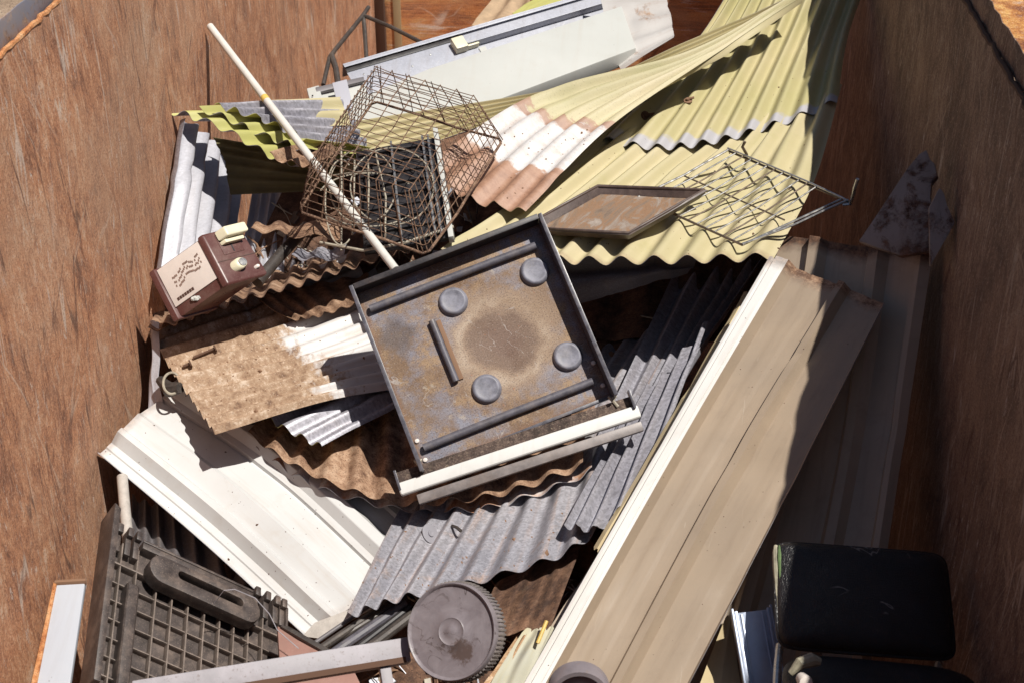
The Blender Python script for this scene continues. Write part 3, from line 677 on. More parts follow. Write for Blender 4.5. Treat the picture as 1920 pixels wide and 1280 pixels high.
m = MB(); m.tube([P(482, 530, .03), P(520, 485, .0), P(575, 425, -.04)], .0165, 12)
tag(m.build("dark_tube", M['darktube']), "sooty tube lying in the gap right of the toaster", "tube")
m = MB(); m.add([P(308, 462, .03), P(322, 470, .03), P(320, 500, .03), P(305, 490, .03)], [(0, 1, 2, 3)])

# ------------------------------------------------------------------ rusty sheets of the middle
K = sheet("corrugated_sheet", "rusty corrugated sheet with wavy near edge carrying the toaster", "roof sheet",
   [[(300, 584, -.30), (446, 534, -.28), (612, 485, -.26), (785, 440, -.24)], [(287, 606, -.12), (436, 555, -.06), (606, 506, -.04), (775, 461, -.02)], [(279, 619, -.02), (430, 566, .08), (600, 518, .11), (765, 474, .13)]], 14.5, [M['rust'], M['rust_dark']], seed=51, amp=.0085, nv=22, ragged=.001)
L = sheet("corrugated_sheet", "sandy rusted sheet going white at the right with two nails on it", "roof sheet",
   [[(655, 470, -.18), (735, 600, -.06), (800, 715, .02)], [(470, 545, -.16), (560, 660, -.02), (625, 745, .06)], [(274, 622, -.13), (336, 716, .0), (402, 808, .10)]], 12, [M['rust_white'], M['rust_dark']], seed=52, amp=.008, nv=50, ragged=.003, phase=.4)
sheet("corrugated_sheet", "small dark brown rusty piece on the sandy sheet below the toaster's sheet", "roof sheet",
   [[(470, 556, -.10), (560, 540, -.09), (690, 515, -.08)], [(545, 598, -.03), (610, 586, -.02), (700, 560, -.01)]], 6, M['rust'], seed=53, amp=.005, nv=14)
Msh = sheet("corrugated_sheet", "short grey zinc sheet with yellow rim below the sandy sheet", "roof sheet",
   [[(712, 655, -.06), (748, 705, -.03), (785, 745, -.01)], [(474, 770, -.02), (540, 806, .02), (604, 838, .05)]], 4, [M['galv'], M['olive']], seed=54, amp=.011, nv=30, ragged=.003, phase=.2)
N2 = sheet("corrugated_sheet", "pale backed sheet just below the dark rusty wavy sheet", "roof sheet",
   [[(560, 770, -.14), (780, 770, -.12), (1120, 700, -.12)], [(480, 842, -.10), (600, 914, -.07), (770, 958, -.05), (930, 944, .0), (1110, 884, .04)]], 11, [M['rust_mix'], M['galv_pale']], seed=55, amp=.011, nv=26, ragged=.005)
N1 = sheet("corrugated_sheet", "dark rusty wavy sheet jutting out left under the cooker tray", "roof sheet",
   [[(540, 730, -.10), (760, 720, -.08), (1110, 680, -.08)], [(466, 818, -.07), (600, 900, -.03), (755, 945, .0), (925, 926, .04), (1094, 870, .08)]], 11, [M['rust_mix'], M['rust_dark']], seed=56, amp=.012, nv=30, ragged=.006)
N1.data.materials[0] = M['rust']

# ------------------------------------------------------------------ long grey sheets bottom middle
Pg = sheet("corrugated_sheet", "large grey zinc sheet with rust lines and wavy lower edge above the wheel", "roof sheet",
   [[(935, 700, -.32), (1180, 600, -.40), (1420, 440, -.40)], [(770, 935, -.10), (1000, 860, -.08), (1260, 720, -.06)], [(652, 1150, .05), (745, 1118, .055), (880, 1092, .06), (1050, 1042, .06), (1175, 955, .05)]],
   10, [M['galv_old'], M['galv']], seed=61, amp=.012, nv=60, ragged=.003, phase=.1)
Q1 = sheet("corrugated_sheet", "narrow zinc sheet lapped on the right side of the large grey sheet", "roof sheet",
   [[(1196, 742, .00), (1252, 694, .01), (1330, 600, .01)], [(1058, 985, .10), (1120, 985, .12), (1215, 900, .12)]], 4, [M['galv'], M['galv']], seed=62, amp=.014, nv=36, ragged=.008, phase=.2)
sheet("corrugated_sheet", "zinc sheet in shade running up from the cooker tray's right corner", "roof sheet",
   [[(1300, 440, -.34), (1390, 450, -.32), (1450, 460, -.28)], [(1120, 830, -.02), (1200, 800, .00), (1262, 740, .0)]], 5, [M['galv'], M['galv']], seed=63, amp=.013, nv=36)
sheet("flashing_strip", "cream flashing strip along the left edge of the beige panel", "flashing",
   [[(1395, 545, .12), (1420, 560, .14)], [(1265, 770, .12), (1300, 780, .15)], [(1110, 1030, .11), (1145, 1060, .15)]], 1, M['cream'], prof=[(0, 0), (.3, .01), (1, 0)], seed=64, ragged=.006)
sheet("flashing_strip", "thin pale strip below the beige panel's white edge", "flashing",
   [[(1110, 1050, .02), (1150, 1060, .03)], [(930, 1340, .00), (985, 1345, .01)]], 1, M['beige_dark'], prof=[(0, 0), (1, 0)], seed=65)

# ------------------------------------------------------------------ white roof sheet, lower left
R_ = sheet("ribbed_sheet", "white ribbed roof sheet lying below the sandy rusted sheet at left", "roof sheet",
   [[dd(182, 854, 3.54), dd(335, 738, 3.74), (520, 610, -.30)], [dd(380, 1020, 3.45), dd(545, 880, 3.62), (700, 770, -.28)], [dd(574, 1198, 3.30), dd(775, 1088, 3.42), (950, 960, -.24)]], 1,
   [M['white'], M['galv_pale']], prof=[(0, .014), (.018, .0), (.05, .002), (.055, .006), (.085, .008), (.12, .036), (.145, .038), (.16, .028), (.25, .044), (.27, .036), (.385, .030), (.39, .022), (.40, .022), (.405, .032), (.43, .036), (.46, .060), (.50, .062), (.54, .032), (.62, .030), (.63, .036), (.70, .036), (.71, .030), (.80, .028), (.85, .056), (.89, .056), (.93, .026), (1, .02)],
   seed=71, warp=.003, ragged=.001, nv=44)
face([(566, 1192, 3.27), (590, 1166, 3.28), (690, 1128, 3.30), (697, 1140, 3.29), (598, 1196, 3.26)], .004, "flat_bar", M['galv_pipe'], None, .001)
tag(bpy.data.objects["flat_bar"], "flat beige bar at the lower end of the white ribbed sheet", "metal bar")
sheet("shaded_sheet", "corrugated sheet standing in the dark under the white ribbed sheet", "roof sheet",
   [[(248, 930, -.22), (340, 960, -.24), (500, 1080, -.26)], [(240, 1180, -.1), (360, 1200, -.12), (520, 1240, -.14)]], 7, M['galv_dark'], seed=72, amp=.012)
m = MB(); m.tube([at(229, 893, 3.50), at(234, 950, 3.44), at(243, 1040, 3.36)], .0135, 12)
for k in range(1):
    pass
tag(m.build("pale_pipe", M['galv_pipe']), "pale pipe end sticking out under the white ribbed sheet", "pipe")

# ------------------------------------------------------------------ beige panels at right
T2 = sheet("ribbed_roof_sheet", "brown beige ribbed panel in shade behind the beige one on the right", "roof panel",
   [[dd(1462, 440, 3.62), dd(1600, 458, 3.46), dd(1748, 472, 3.28)], [dd(1385, 860, 3.36), dd(1540, 860, 3.30), dd(1690, 860, 3.20)], [dd(1230, 1380, 3.10), dd(1420, 1380, 3.08), dd(1612, 1380, 3.02)]], 1,
   [M['beige_dark'], M['galv_dark']], prof=[(0, 0), (.12, 0), (.2, 0), (.235, .022), (.30, .022), (.335, 0), (.60, 0), (.64, .024), (.70, .024), (.74, 0), (.90, 0), (.925, .018), (.96, .018), (1, 0)], seed=81, ragged=.004, warp=.003, nv=50)
S2 = sheet("ribbed_roof_sheet", "long beige ribbed panel with a white left edge and rusty top end", "roof panel",
   [[dd(1446, 484, 3.46), dd(1560, 530, 3.37), dd(1660, 572, 3.28)], [dd(1215, 880, 3.25), dd(1350, 870, 3.22), dd(1508, 868, 3.16)], [dd(880, 1460, 2.96), dd(1030, 1460, 2.95), dd(1200, 1460, 2.92)]], 1,
   [M['beige'], M['galv_dark']], prof=[(0, 0), (.008, .018), (.03, .020), (.05, .012), (.065, .030), (.125, .030), (.13, .027), (.155, .027), (.205, .0), (.31, 0), (.34, .0013), (.42, .0013), (.45, 0), (.535, .0), (.55, .0005), (.578, .024), (.632, .026), (.675, 0), (.80, 0), (.83, .0012), (.9, .0012), (.93, 0), (.985, 0), (1, .008)],
   seed=82, umat=(.158, M['beige_edge']), ragged=.005, warp=.003, nv=60)
sheet("cream_sheet", "smooth cream sheet end under the beige panel near the chair", "metal sheet",
   [[dd(1362, 1150, 3.12), dd(1372, 1165, 3.12)], [dd(1290, 1340, 3.02), dd(1395, 1340, 3.02)]], 1, M['cream'], prof=[(0, 0), (.5, .01), (1, 0)], seed=83)
# broken rusty boards against the right wall
def slab(name, label, cat, pix, thick, mat, bevel=.002):
    o = face(pix, thick, name, mat, None, bevel); return tag(o, label, cat)
slab("broken_board", "larger jagged rusty board leaning on the right wall behind the brown panel", "board",
     [(1610, 452, 3.30), (1650, 395, 3.30), (1700, 318, 3.28), (1722, 290, 3.26), (1737, 281, 3.25), (1744, 300, 3.25), (1752, 306, 3.25), (1758, 330, 3.25), (1746, 345, 3.25), (1744, 372, 3.25), (1752, 400, 3.24), (1745, 470, 3.22), (1690, 480, 3.25)], .018, M['rust_board'])
slab("broken_board", "smaller jagged rusty board nearest the right wall", "board",
     [(1742, 390, 3.19), (1762, 352, 3.19), (1770, 362, 3.19), (1776, 385, 3.185), (1791, 418, 3.17), (1770, 455, 3.17), (1744, 500, 3.18)], .015, M['rust_board'])
t = empty("steel_channel", P(1430, 1220, .2), "blue grey steel channel beside the office chair", "steel channel")
A, B_, Dd = at(1398, 1312, 2.95), at(1480, 1302, 2.95), at(1368, 1150, 3.02)
T = frame(A, B_-A, Dd-A); h = (V(Dd)-V(A)).length
m = MB(); m.box((0, .088), (0, h), (-.002, 0), T); m.build("web", M['bluegrey'], t, .0008)
for x in (0, .082):
    m = MB(); m.box((x, x+.004), (0, h+.006), (0, .022), T); m.box((x+(.004 if x == 0 else -.008), x+(.012 if x == 0 else 0)), (0, h), (.018, .0215), T); m.build("flange", M['bluegrey'], t, .0008)
for x in (.02, .064):
    m = MB(); m.box((x, x+.004), (0, h-.004), (.0, .003), T); m.build("rib", M['bluegrey'], t, .0008)

# ------------------------------------------------------------------ cooker tray with its rails, feet and handle
TL, TR, BL = at(655, 541, 3.44), at(1006, 407, 3.48), at(790, 874, 3.335)
W = (V(TR)-V(TL)).length; Hh = (V(TL)-V(BL)).length
ex = V(TR)-V(TL); ey = V(TL)-V(BL)
hob = empty("cooker_tray", (V(BL)+ex*.5), "square dark enamel cooker tray with four round feet and a rust ring", "cooker tray")
T = frame(BL, ex, ey); T = Matrix.Translation(-(T.to_3x3() @ Vector((0, 0, .052)))) @ T
m = MB(); g = 24; vs = []; uv = []
for j in range(g+1):
    for i in range(g+1):
        u, v = i/g, j/g; z = -.004*math.exp(-((u-.6)**2+(v-.47)**2)/.05)
        vs.append(T @ Vector((u*W, v*Hh, z))); uv.append(((u, v), (u*W, v*Hh)))
m.add(vs, [(j*(g+1)+i, j*(g+1)+i+1, (j+1)*(g+1)+i+1, (j+1)*(g+1)+i) for j in range(g) for i in range(g)], 0, uv)
m.add([T @ Vector((x, y, -.006)) for x, y in ((0, 0), (W, 0), (W, Hh), (0, Hh))], [(3, 2, 1, 0)])
m.build("floor_plate", M['hobfloor'], hob)
wh = .056
for nm, xx, yy in (("side_flange", (-.003, .003), (-.01, Hh+.004)), ("side_flange", (W-.003, W+.003), (-.012, Hh+.004)), ("back_flange", (.004, W-.004), (Hh-.004, Hh+.004))):
    m = MB(); m.box(xx, yy, (-.008, wh), T)
    if nm == "side_flange":
        s_ = 1 if xx[0] < 0 else -1
        m.box((xx[0]-.004*(s_ > 0), xx[1]+.004*(s_ < 0)), yy, (wh-.004, wh+.003), T)
    else: m.box((.004, W-.004), (Hh-.008, Hh+.006), (wh-.004, wh+.002), T)
    m.build(nm, M['char'] if nm != "side_flange" else M['enamel_dark'], hob, .0015)
for v in (.883, .10):
    m = MB(); m.tube([(.042*W, v*Hh, .010), (.5*W, v*Hh+.001, .010), (.935*W, v*Hh, .010)], .0098, 12, T); m.build("rail", M['rod'], hob)
m = MB(); m.tube([(.308*W, .706*Hh, .009), (.309*W, .5*Hh, .009), (.31*W, .361*Hh, .009)], .0085, 12, T); m.build("handle_rod", M['rod'], hob)
m = MB(); m.box((.327*W, .350*W), (.365*Hh, .70*Hh), (.0005, .004), T); m.build("handle_slot", M['rust'], hob, .001)
for (u, v) in ((.443, .764), (.881, .757), (.436, .27), (.87, .272)):
    m = MB(); Tt = T @ Matrix.Translation((u*W, v*Hh, -.002))
    m.lathe([(.037, 0), (.0365, .004), (.034, .010), (.031, .0135), (.028, .0145), (.025, .0135), (.012, .013), (.0001, .0128)], 28, Tt); m.build("foot", M['foot'], hob, ang=50)
m = MB(); m.box((-.004, W+.002), (-.006, .002), (-.008, .006), T); m.build("front_lip", M['enamel_dark'], hob, .001)
for (x, y) in ((.012, .07), (.014, .02), (W-.012, .09), (W-.012, .03)):
    m = MB(); m.lathe([(.0001, 0), (.006, 0), (.005, .005), (.0001, .006)], 10, T @ Matrix.Translation((x, y, 0))); m.build("bolt", M['panel'], hob)

# oven door trim just below it
A, B_ = at(750, 922, 3.36), at(1199, 775, 3.40)
L_ = (V(B_)-V(A)).length
T = frame(A, V(B_)-V(A), ey)
trim = empty("oven_trim", A, "long oven trim with a white front bar and grey lower rail below the cooker tray", "oven trim")
m = MB(); m.box((.004, L_-.012), (.018, .046), (.000, .008), T); m.build("back_strip", M['strip_burnt'], trim, .001)
m = MB(); m.box((0, L_), (-.012, .019), (-.006, .024), T); m.build("front_bar", M['white_bar'], trim, .007, seg=3)
m = MB(); m.box((.035, L_-.004), (-.042, -.019), (-.012, .008), T); m.build("lower_rail", M['rail_grimy'], trim, .002)
m = MB(); m.box((L_-.012, L_-.006), (.012, .058), (.002, .032), T); m.build("end_plate", M['enamel_dark'], trim, .001)
m = MB(); m.box((.0, .006), (.0, .050), (.002, .024), T); m.build("end_plate", M['enamel_dark'], trim, .001)
for x in (.062, L_-.05):
    m = MB(); m.tube([(x-.006, .062, .0), (x, .046, .010), (x+.006, .03, .012)], .004, 7, T); m.tube([(x+.010, .058, .006), (x-.004, .046, .010)], .003, 6, T); m.build("hinge_clip", M['cord'], trim)

# ------------------------------------------------------------------ baking tray and oven rack on the yellow sheet
c4 = [(993, 458), (1100, 377), (1322, 402), (1215, 482)]
q = [on(yel_lo, x, y, .060) for x, y in c4[1:]]
q = [q[0]+q[2]-q[1]]+q
T = frame(q[0], q[3]-q[0], q[1]-q[0]); bw = (q[3]-q[0]).length; bh = ((T.inverted() @ q[1]).y)
sk = (T.inverted() @ q[1]).x
bt = empty("baking_tray", (q[0]+q[2])*.5, "shallow dark baking tray with rusty floor on the yellow sheet", "baking tray")
def sk_pt(u, v, z): return T @ Vector((u*bw+v*sk, v*bh, z))
def ring(mm, ins, outs, z0, z1):
    a = [sk_pt(ins if u == 0 else 1-ins, ins if v == 0 else 1-ins, z0) for u, v in ((0, 0), (1, 0), (1, 1), (0, 1))]
    b = [sk_pt(outs if u == 0 else 1-outs, outs if v == 0 else 1-outs, z1) for u, v in ((0, 0), (1, 0), (1, 1), (0, 1))]
    mm.add(a+b, [(i, (i+1) % 4, 4+(i+1) % 4, 4+i) for i in range(4)])
m = MB(); uv = []; vs = []
for j in range(9):
    for i in range(9):
        u, v = .07+.86*i/8, .07+.86*j/8; vs.append(sk_pt(u, v, .001*math.sin(7*u)*math.sin(9*v))); uv.append(((u, v), (u*bw, v*bh)))
m.add(vs, [(j*9+i, j*9+i+1, j*9+i+10, j*9+i+9) for j in range(8) for i in range(8)], 0, uv); m.build("floor_plate", M['trayfloor'], bt)
m = MB(); ring(m, .071, .03, .0005, .018); ring(m, .03, .012, .018, .020); ring(m, .012, .0, .020, .016); ring(m, .0, .05, .016, -.004)
m.build("rim_wall", M['trayrim'], bt, ang=60)
m = MB(); m.tube([sk_pt(u, v, .019) for u, v in ((.02, .02), (.5, .018), (.98, .02), (.982, .5), (.98, .98), (.5, .982), (.02, .98), (.018, .5))], .0045, 8, None, True); m.build("rolled_edge", M['trayrim'], bt, ang=60)

ra, rb, rc_, rd = on(yel_lo, 1364, 304, .035), None, on(yel_lo, 1377, 470, .030), on(yel_lo, 1194, 384, .022)
rb = at(1596, 381, 3.56)
rack = empty("oven_rack", rc_, "wire oven rack with hooked rods lying on the yellow sheet", "oven rack")
rc2 = rc_; ab = V(rb)-ra
m = MB(); m.tube([at(1397, 266, 3.83), at(1392, 276, 3.84), at(1400, 290, 3.85), at(1398, 309, ((ra-V(CAM)).dot(V(FW))))], .0042, 8); m.build("hook", M['rackdark'], rack)
m = MB(); m.tube([at(1608, 336, 3.48), at(1603, 352, 3.50), at(1600, 366, 3.53), at(1594, 383, 3.56), at(1580, 384, 3.565)], .0046, 8); m.build("hook", M['chrome'], rack)
m = MB(); m.tube([ra, ra+ab*.33, ra+ab*.66, V(rb)], .0034, 8); m.build("frame_rod", M['rackdark'], rack)
off = (T.to_3x3() @ Vector((0, 0, 1)))*.009
m = MB(); m.tube([ra+off*.9-ab*.01, ra+ab*.33+off, ra+ab*.66+off, ra+ab*.93+off*.5, V(rb)], .0026, 8); m.build("frame_rod", M['chrome'], rack)
low = [rd+(rc_-rd)*k for k in (0, .33, .66, 1)]
m = MB(); m.tube(low, .0034, 8); m.build("frame_rod", M['rackdark'], rack)
rsb = np.random.RandomState(9)
nb = 13
for k in range(nb):
    f = k/(nb-1); a = ra+ab*(.0+.80*f); b = rd+(rc_-rd)*f
    if k == nb-1: a = ra+ab*.98
    md = (a+b)*.5+Vector((rsb.randn()*.0015, rsb.randn()*.0015, -.002))
    m = MB(); m.tube([a+off*.6, a*.75+b*.25+off*.3+Vector((0, rsb.randn()*.001, 0)), md, a*.25+b*.75, b+off*.3], .0021 if 0 < k < nb-1 else .0032, 7); m.build("bar", M['chrome'] if k % 4 != 2 else M['rackdark'], rack)
a = ra+ab*.93; m = MB(); m.tube([a, (a+rc_)*.5, rc_], .0032, 7); m.build("bar", M['chrome'], rack)
for f in (.5,):
    m = MB(); m.tube([ra*(1-f)+rd*f-off*.6, (ra+ab*.4)*(1-f)+(rd+(rc_-rd)*.5)*f-off*.6, (ra+ab*.8)*(1-f)+rc_*f-off*.6], .0024, 7); m.build("cross_rod", M['rackdark'], rack)

# ------------------------------------------------------------------ wire basket, upside down
rim = [at(700, 190, 4.10), at(943, 263, 3.98), at(800, 478, 3.64), at(560, 397, 3.74)]
base = [at(702, 121, 4.00), at(893, 179, 3.90), at(771, 360, 3.60), at(579, 301, 3.68)]
bk = empty("wire_basket", sum((V(p) for p in rim), Vector())/4, "rusty wire basket lying upside down over the black grille", "basket")
rim = [V(p) for p in rim]; base = [V(p) for p in base]
def bl(q, u, v): return (q[0]*(1-u)+q[1]*u)*(1-v)+(q[3]*(1-u)+q[2]*u)*v
rsb = np.random.RandomState(12)
def jit(p, a=.002): return p+Vector(rsb.randn(3)*a)
m = MB(); cor = []
for i in range(4):
    a, b = rim[i], rim[(i+1) % 4]
    cor += [a*.97+b*.03, jit(a*.66+b*.34, .003), jit(a*.34+b*.66, .003), a*.03+b*.97]
m.tube(cor, .0038, 8, None, True); m.build("rim_rod", M['wire'], bk)
for k in range(19):                                          # long wires: up one side, across the base and down the other
    v = (k+.3)/18.6
    m = MB(); m.tube([bl(rim, 0, v), jit(bl(rim, 0, v)*.5+bl(base, 0, v)*.5), bl(base, .01, v)]+[jit(bl(base, u, v), .0025) for u in (.2, .4, .6, .8)]+[bl(base, .99, v), jit(bl(rim, 1, v)*.5+bl(base, 1, v)*.5), bl(rim, 1, v)], .0013, 5); m.build("wire", M['wire'], bk)
for k in range(7):
    u = (k+.15)/6.3
    m = MB(); m.tube([bl(rim, min(1, max(0, u+.06)), 0), jit(bl(base, u, 0))]+[jit(bl(base, u, v), .0025) for v in (.25, .5, .75)]+[bl(base, u, 1), jit(bl(rim, u, 1)*.5+bl(base, u, 1)*.5), bl(rim, u, 1)], .0015, 5); m.build("wire", M['wire'], bk)
for k in range(1, 7):
    f = k/7; qd = [a*f+b*(1-f) for a, b in zip(rim, base)]
    m = MB(); pts = []
    for i in range(4):
        for g in (.02, .35, .68, .98): pts.append(jit(qd[i]*(1-g)+qd[(i+1) % 4]*g, .0022))
    m.tube(pts, .0013, 5, None, True); m.build("wire", M['wire'], bk)
for k in range(8):                                            # upright wires between rim and base at the two short sides
    f = (k+.5)/8
    for (i, j) in ((0, 1), (2, 3)):
        if i == 0 and k % 2: continue
        m = MB(); m.tube([rim[i]*(1-f)+rim[j]*f, base[i]*(1-f)+base[j]*f], .0014, 5); m.build("wire", M['wire'], bk)

# black grille panel and cream fan guard rings below the basket
gp = empty("black_grille", P(750, 440, 0), "black slatted grille with bright edge strips below the wire basket", "grille")
A, B_, Dd = at(682, 470, 3.72), at(852, 440, 3.72), at(640, 286, 4.0)
T = frame(A, B_-A, Dd-A); gw = (V(B_)-V(A)).length; gh = (T.inverted() @ V(Dd)).y
m = MB(); m.box((0, gw), (0, gh), (-.02, -.006), T); m.build("back_panel", M['black'], gp, .002)
for k in range(9):
    y = (k+.5)/9*gh; m = MB(); m.box((.008, gw-.04), (y-.010, y+.010), (-.006, .002+.001*(k % 3)), T); m.build("slat", M['black'], gp, .0015)
for x in (gw-.052, gw-.036, .10):
    m = MB(); m.box((x, x+.006), (.0, gh), (.003, .010), T); m.build("trim_strip", M['chrome'], gp, .001)
m = MB(); m.box((gw-.016, gw-.002), (-.02, gh+.02), (-.01, .014), T); m.build("edge_strip", M['white_clean'], gp, .002)
fg = empty("fan_guard", P(690, 400, .02), "tangled cream wire fan guard rings below the wire basket", "fan guard")
def circ(cx, cy, rx, ry, d, tilt, r, a0=0, a1=360, n=40):
    pts = []
    for k in range(n+1):
        a = math.radians(a0+(a1-a0)*k/n); x = cx+rx*math.cos(a); y = cy+ry*math.sin(a); pts.append(at(x, y, d-(y-cy)*.0016+tilt*math.cos(a)))
    return pts
for (cx, cy, rx, ry, a0, a1) in ((735, 350, 78, 72, -200, 110), (680, 350, 62, 70, 20, 330), (690, 375, 95, 50, -160, 150), (640, 380, 30, 80, 60, 300), (735, 350, 78, 72, 120, 160)):
    m = MB(); m.tube(circ(cx, cy, rx, ry, 3.80, rsb.randn()*.03, 0, a0, a1), .0020, 6); m.build("ring_wire", M['cord'], fg)
for (a, b) in (((640, 280), (640, 470)), ((665, 300), (660, 440)), ((705, 290), (722, 450)), ((620, 330), (700, 320)), ((690, 300), (690, 400)),):
    m = MB(); m.tube([at(*a, 3.92), at((a[0]+b[0])/2+rsb.randn()*6, (a[1]+b[1])/2, 3.82), at(*b, 3.72)], .0026, 6); m.build("spoke", M['cord'], fg)
m = MB()
m.tube([at(600, 455, 3.74), at(680, 470, 3.70), at(760, 455, 3.70), at(850, 425, 3.74)], .004, 7)
tag(m.build("bent_wire", M['cord']), "pale bent wire along the near side of the wire basket", "wire")

# ------------------------------------------------------------------ white broom handle
m = MB(); pa, pb = V(at(394, 50, 4.30)), V(at(742, 506, 3.60))
n = 14; m.tube([pa*(1-k/n)+pb*(k/n) for k in range(n+1)], .0112, 14)
t = m.build("broom_handle", M['pole']); tag(t, "long white broom handle leaning from the left wall through the basket", "pole")
m = MB(); f0 = .337; c = pa*(1-f0)+pb*f0; e = (pb-pa).normalized()*.010; m.tube([c-e, c+e], .0117, 14)
b = m.build("tape_band", M['tape'], t, origin=t.location); 

# ------------------------------------------------------------------ toaster
F0 = V(at(384, 441, 3.62)); wv = V(at(449, 425, 3.685))-F0; lv = V(at(293, 506, 3.66))-F0; hv = V(at(410, 534, 3.57))-F0
tw, tl, thh = wv.length, lv.length, hv.length
T = frame(F0, wv, -hv); T = T @ Matrix.Identity(4)
# local: x across the front, y up, z out of the front; the side panel faces -x, the body runs to -z
dl = T.to_3x3().inverted() @ lv
to = empty("toaster", F0+hv, "brown and taupe toaster with cream lever and knob on the rusty sheet", "toaster")
def tp(x, y, z): return T @ Vector((x + dl.x/tl*(-z) if False else x, y, z))
sh = T @ Matrix(((1, 0, -dl.x/abs(dl.z), 0), (0, 1, -dl.y/abs(dl.z), 0), (0, 0, 1, 0), (0, 0, 0, 1)))
dep = abs(dl.z)
m = MB(); m.prism([(0, -thh), (tw*1.08, -thh), (tw*.98, 0), (0, 0)], -dep, -.013, sh); m.build("body", M['brown'], to, .006)
m = MB(); m.prism([(-.008, -thh-.004), (tw*1.10, -thh-.004), (tw*1.0, .004), (-.008, .004)], -.015, 0, sh); m.build("front_end", M['brown'], to, .007, seg=3)
m = MB(); m.prism([(-.008, -thh-.004), (tw*1.10, -thh-.004), (tw*1.0, .004), (-.008, .004)], -dep-.014, -dep, sh); m.build("rear_end", M['brown'], to, .006)
m = MB(); m.box((-.004, -.0005), (-thh*.80, -.004), (-dep+.003, -.017), sh); m.build("side_panel", M['panel'], to, .001)
rst = np.random.RandomState(5)
m = MB()
for k in range(22):
    f_ = k/21; z = -.032-(dep-.060)*f_
    for r_ in range(3):
        if rst.rand() < .22: continue
        y = -.034-.013*r_-.006*math.sin(9*f_)-.012*f_+rst.randn()*.0018
        m.box((-.0056, -.0035), (y, y+.0055), (z, z+.0013), sh)
so_ = m.build("vent_slots", M['slot'], to); so_['kind'] = 'stuff'
m = MB()
for k in range(7): m.box((-.0052, -.0035), (-thh*.80+.010, -thh*.80+.018), (-dep+.016+k*.0065, -dep+.0205+k*.0065), sh)
m.build("maker_lettering", M['printdark'], to)
m = MB(); m.box((tw*.22, tw*.80), (-.068, -.008), (.0, .0015), sh); m.build("lever_plate", M['brown'], to, .001)
m = MB(); m.box((tw*.50, tw*.53), (-.064, -.01), (.0016, .0022), sh); m.build("lever_slot", M['black'], to)
m = MB(); m.box((tw*.20, tw*.82), (-.030, -.002), (.004, .030), sh); m.build("lever", M['creamplastic'], to, .005, seg=3)
m = MB(); m.box((tw*.24, tw*.78), (-.042, -.031), (.002, .016), sh); m.build("lever_step", M['creamplastic'], to, .003)
m = MB(); m.box((-.004, tw*1.05), (-.0835, -.0815), (-.001, .0012), sh); m.build("seam", M['printdark'], to)
m = MB(); m.lathe([(.016, 0), (.016, .012), (.013, .016), (.0001, .0165)], 24, sh @ Matrix.Translation((tw*.38, -.105, 0))); kn = m.build("knob", M['creamplastic'], to, ang=50)
m = MB(); m.lathe([(.011, .0166), (.011, .018), (.0001, .0182)], 20, sh @ Matrix.Translation((tw*.38, -.105, 0))); kc = m.build("knob_cap", M['chrome'], to)
m = MB(); m.lathe([(.005, 0), (.005, .006), (.003, .008), (.0001, .008)], 12, sh @ Matrix.Translation((tw*.86, -.122, 0))); m.build("cord_stub", M['panel'], to)
m = MB()
for k in range(9):
    c = P(362+k*2.2+rsb.randn()*2, 561-k*.9+rsb.randn(), .16); r = .007
    m.lathe([(.0001, -r*.6), (r, -.1*r), (r*.6, r*.5), (.0001, r*.6)], 6, Matrix.Translation(V(c)) @ Matrix.Rotation(rsb.rand()*3, 4, 'X'))
tag(m.build("crumpled_paper", M['white_clean']), "small crumpled white paper under the toaster", "paper")

# ------------------------------------------------------------------ black plastic crate lid
TLc, TRc, BLc = V(at(199, 998, 3.10)), V(at(530, 1150, 3.24)), V(at(160, 1306, 2.84))
T = frame(TLc, TRc-TLc, TLc-BLc); cw = (TRc-TLc).length; iv = T.inverted() @ BLc; ch = -iv.y; csk = iv.x
cr_ = empty("crate_lid", BLc, "dusty black plastic crate lid with ribs and a carry handle", "crate lid")
Tk = T @ Matrix(((1, -csk/ch, 0, 0), (0, 1, 0, 0), (0, 0, 1, 0), (0, 0, 0, 1)))
m = MB(); m.box((0, cw), (-ch, -.012), (-.010, -.004), Tk); m.build("base_panel", M['crate'], cr_)
for k, u in enumerate((.082, .168, .28, .367, .455, .545, .63, .71, .79, .87)):
    m = MB(); m.box((u*cw-.0016, u*cw+.0016), (-ch, -.018), (-.004, .016), Tk); m.build("rib", M['crate_rib'], cr_, .0008)
for k in range(8):
    y = -(.19+.112*k)*ch; m = MB(); m.box((.012, cw*.985), (y-.0012, y+.0012), (-.004, .0125), Tk); m.build("cross_rib", M['crate_rib'], cr_, .0006)
m = MB(); m.prism([(-.012, .03), (.004, .022), (.004, -ch), (-.012, -ch)], -.012, .072, Tk); m.build("side_wall", M['crate'], cr_, .004)
m = MB(); m.box((cw*.985, cw), (-ch, .0), (-.012, .03), Tk); m.build("side_wall", M['crate'], cr_, .003)
m = MB(); m.box((.18*cw, .80*cw), (-.014, .004), (-.008, .024), Tk); m.box((.18*cw, .80*cw), (.0, .006), (.022, .027), Tk); m.build("top_rail", M['crate'], cr_, .002)
m = MB(); m.box((.015*cw, .985*cw), (-.075, -.071), (-.004, .018), Tk); m.build("cross_rib", M['crate_rib'], cr_, .001)
for u in (.05, .105, .15, .82, .88, .935, .975):
    m = MB(); x = u*cw; m.box((x-.007, x+.007), (-.045, .014), (-.006, .020), Tk); m.box((x-.0065, x+.0065), (-.006, .016), (.018, .034), Tk); m.build("clip", M['crate'], cr_, .003)
for u in (.26, .34, .42, .5, .58, .66, .74):
    m = MB(); x = u*cw; m.box((x-.0018, x+.0018), (-.05, -.012), (-.004, .020), Tk); m.build("gusset", M['crate_rib'], cr_, .0008)
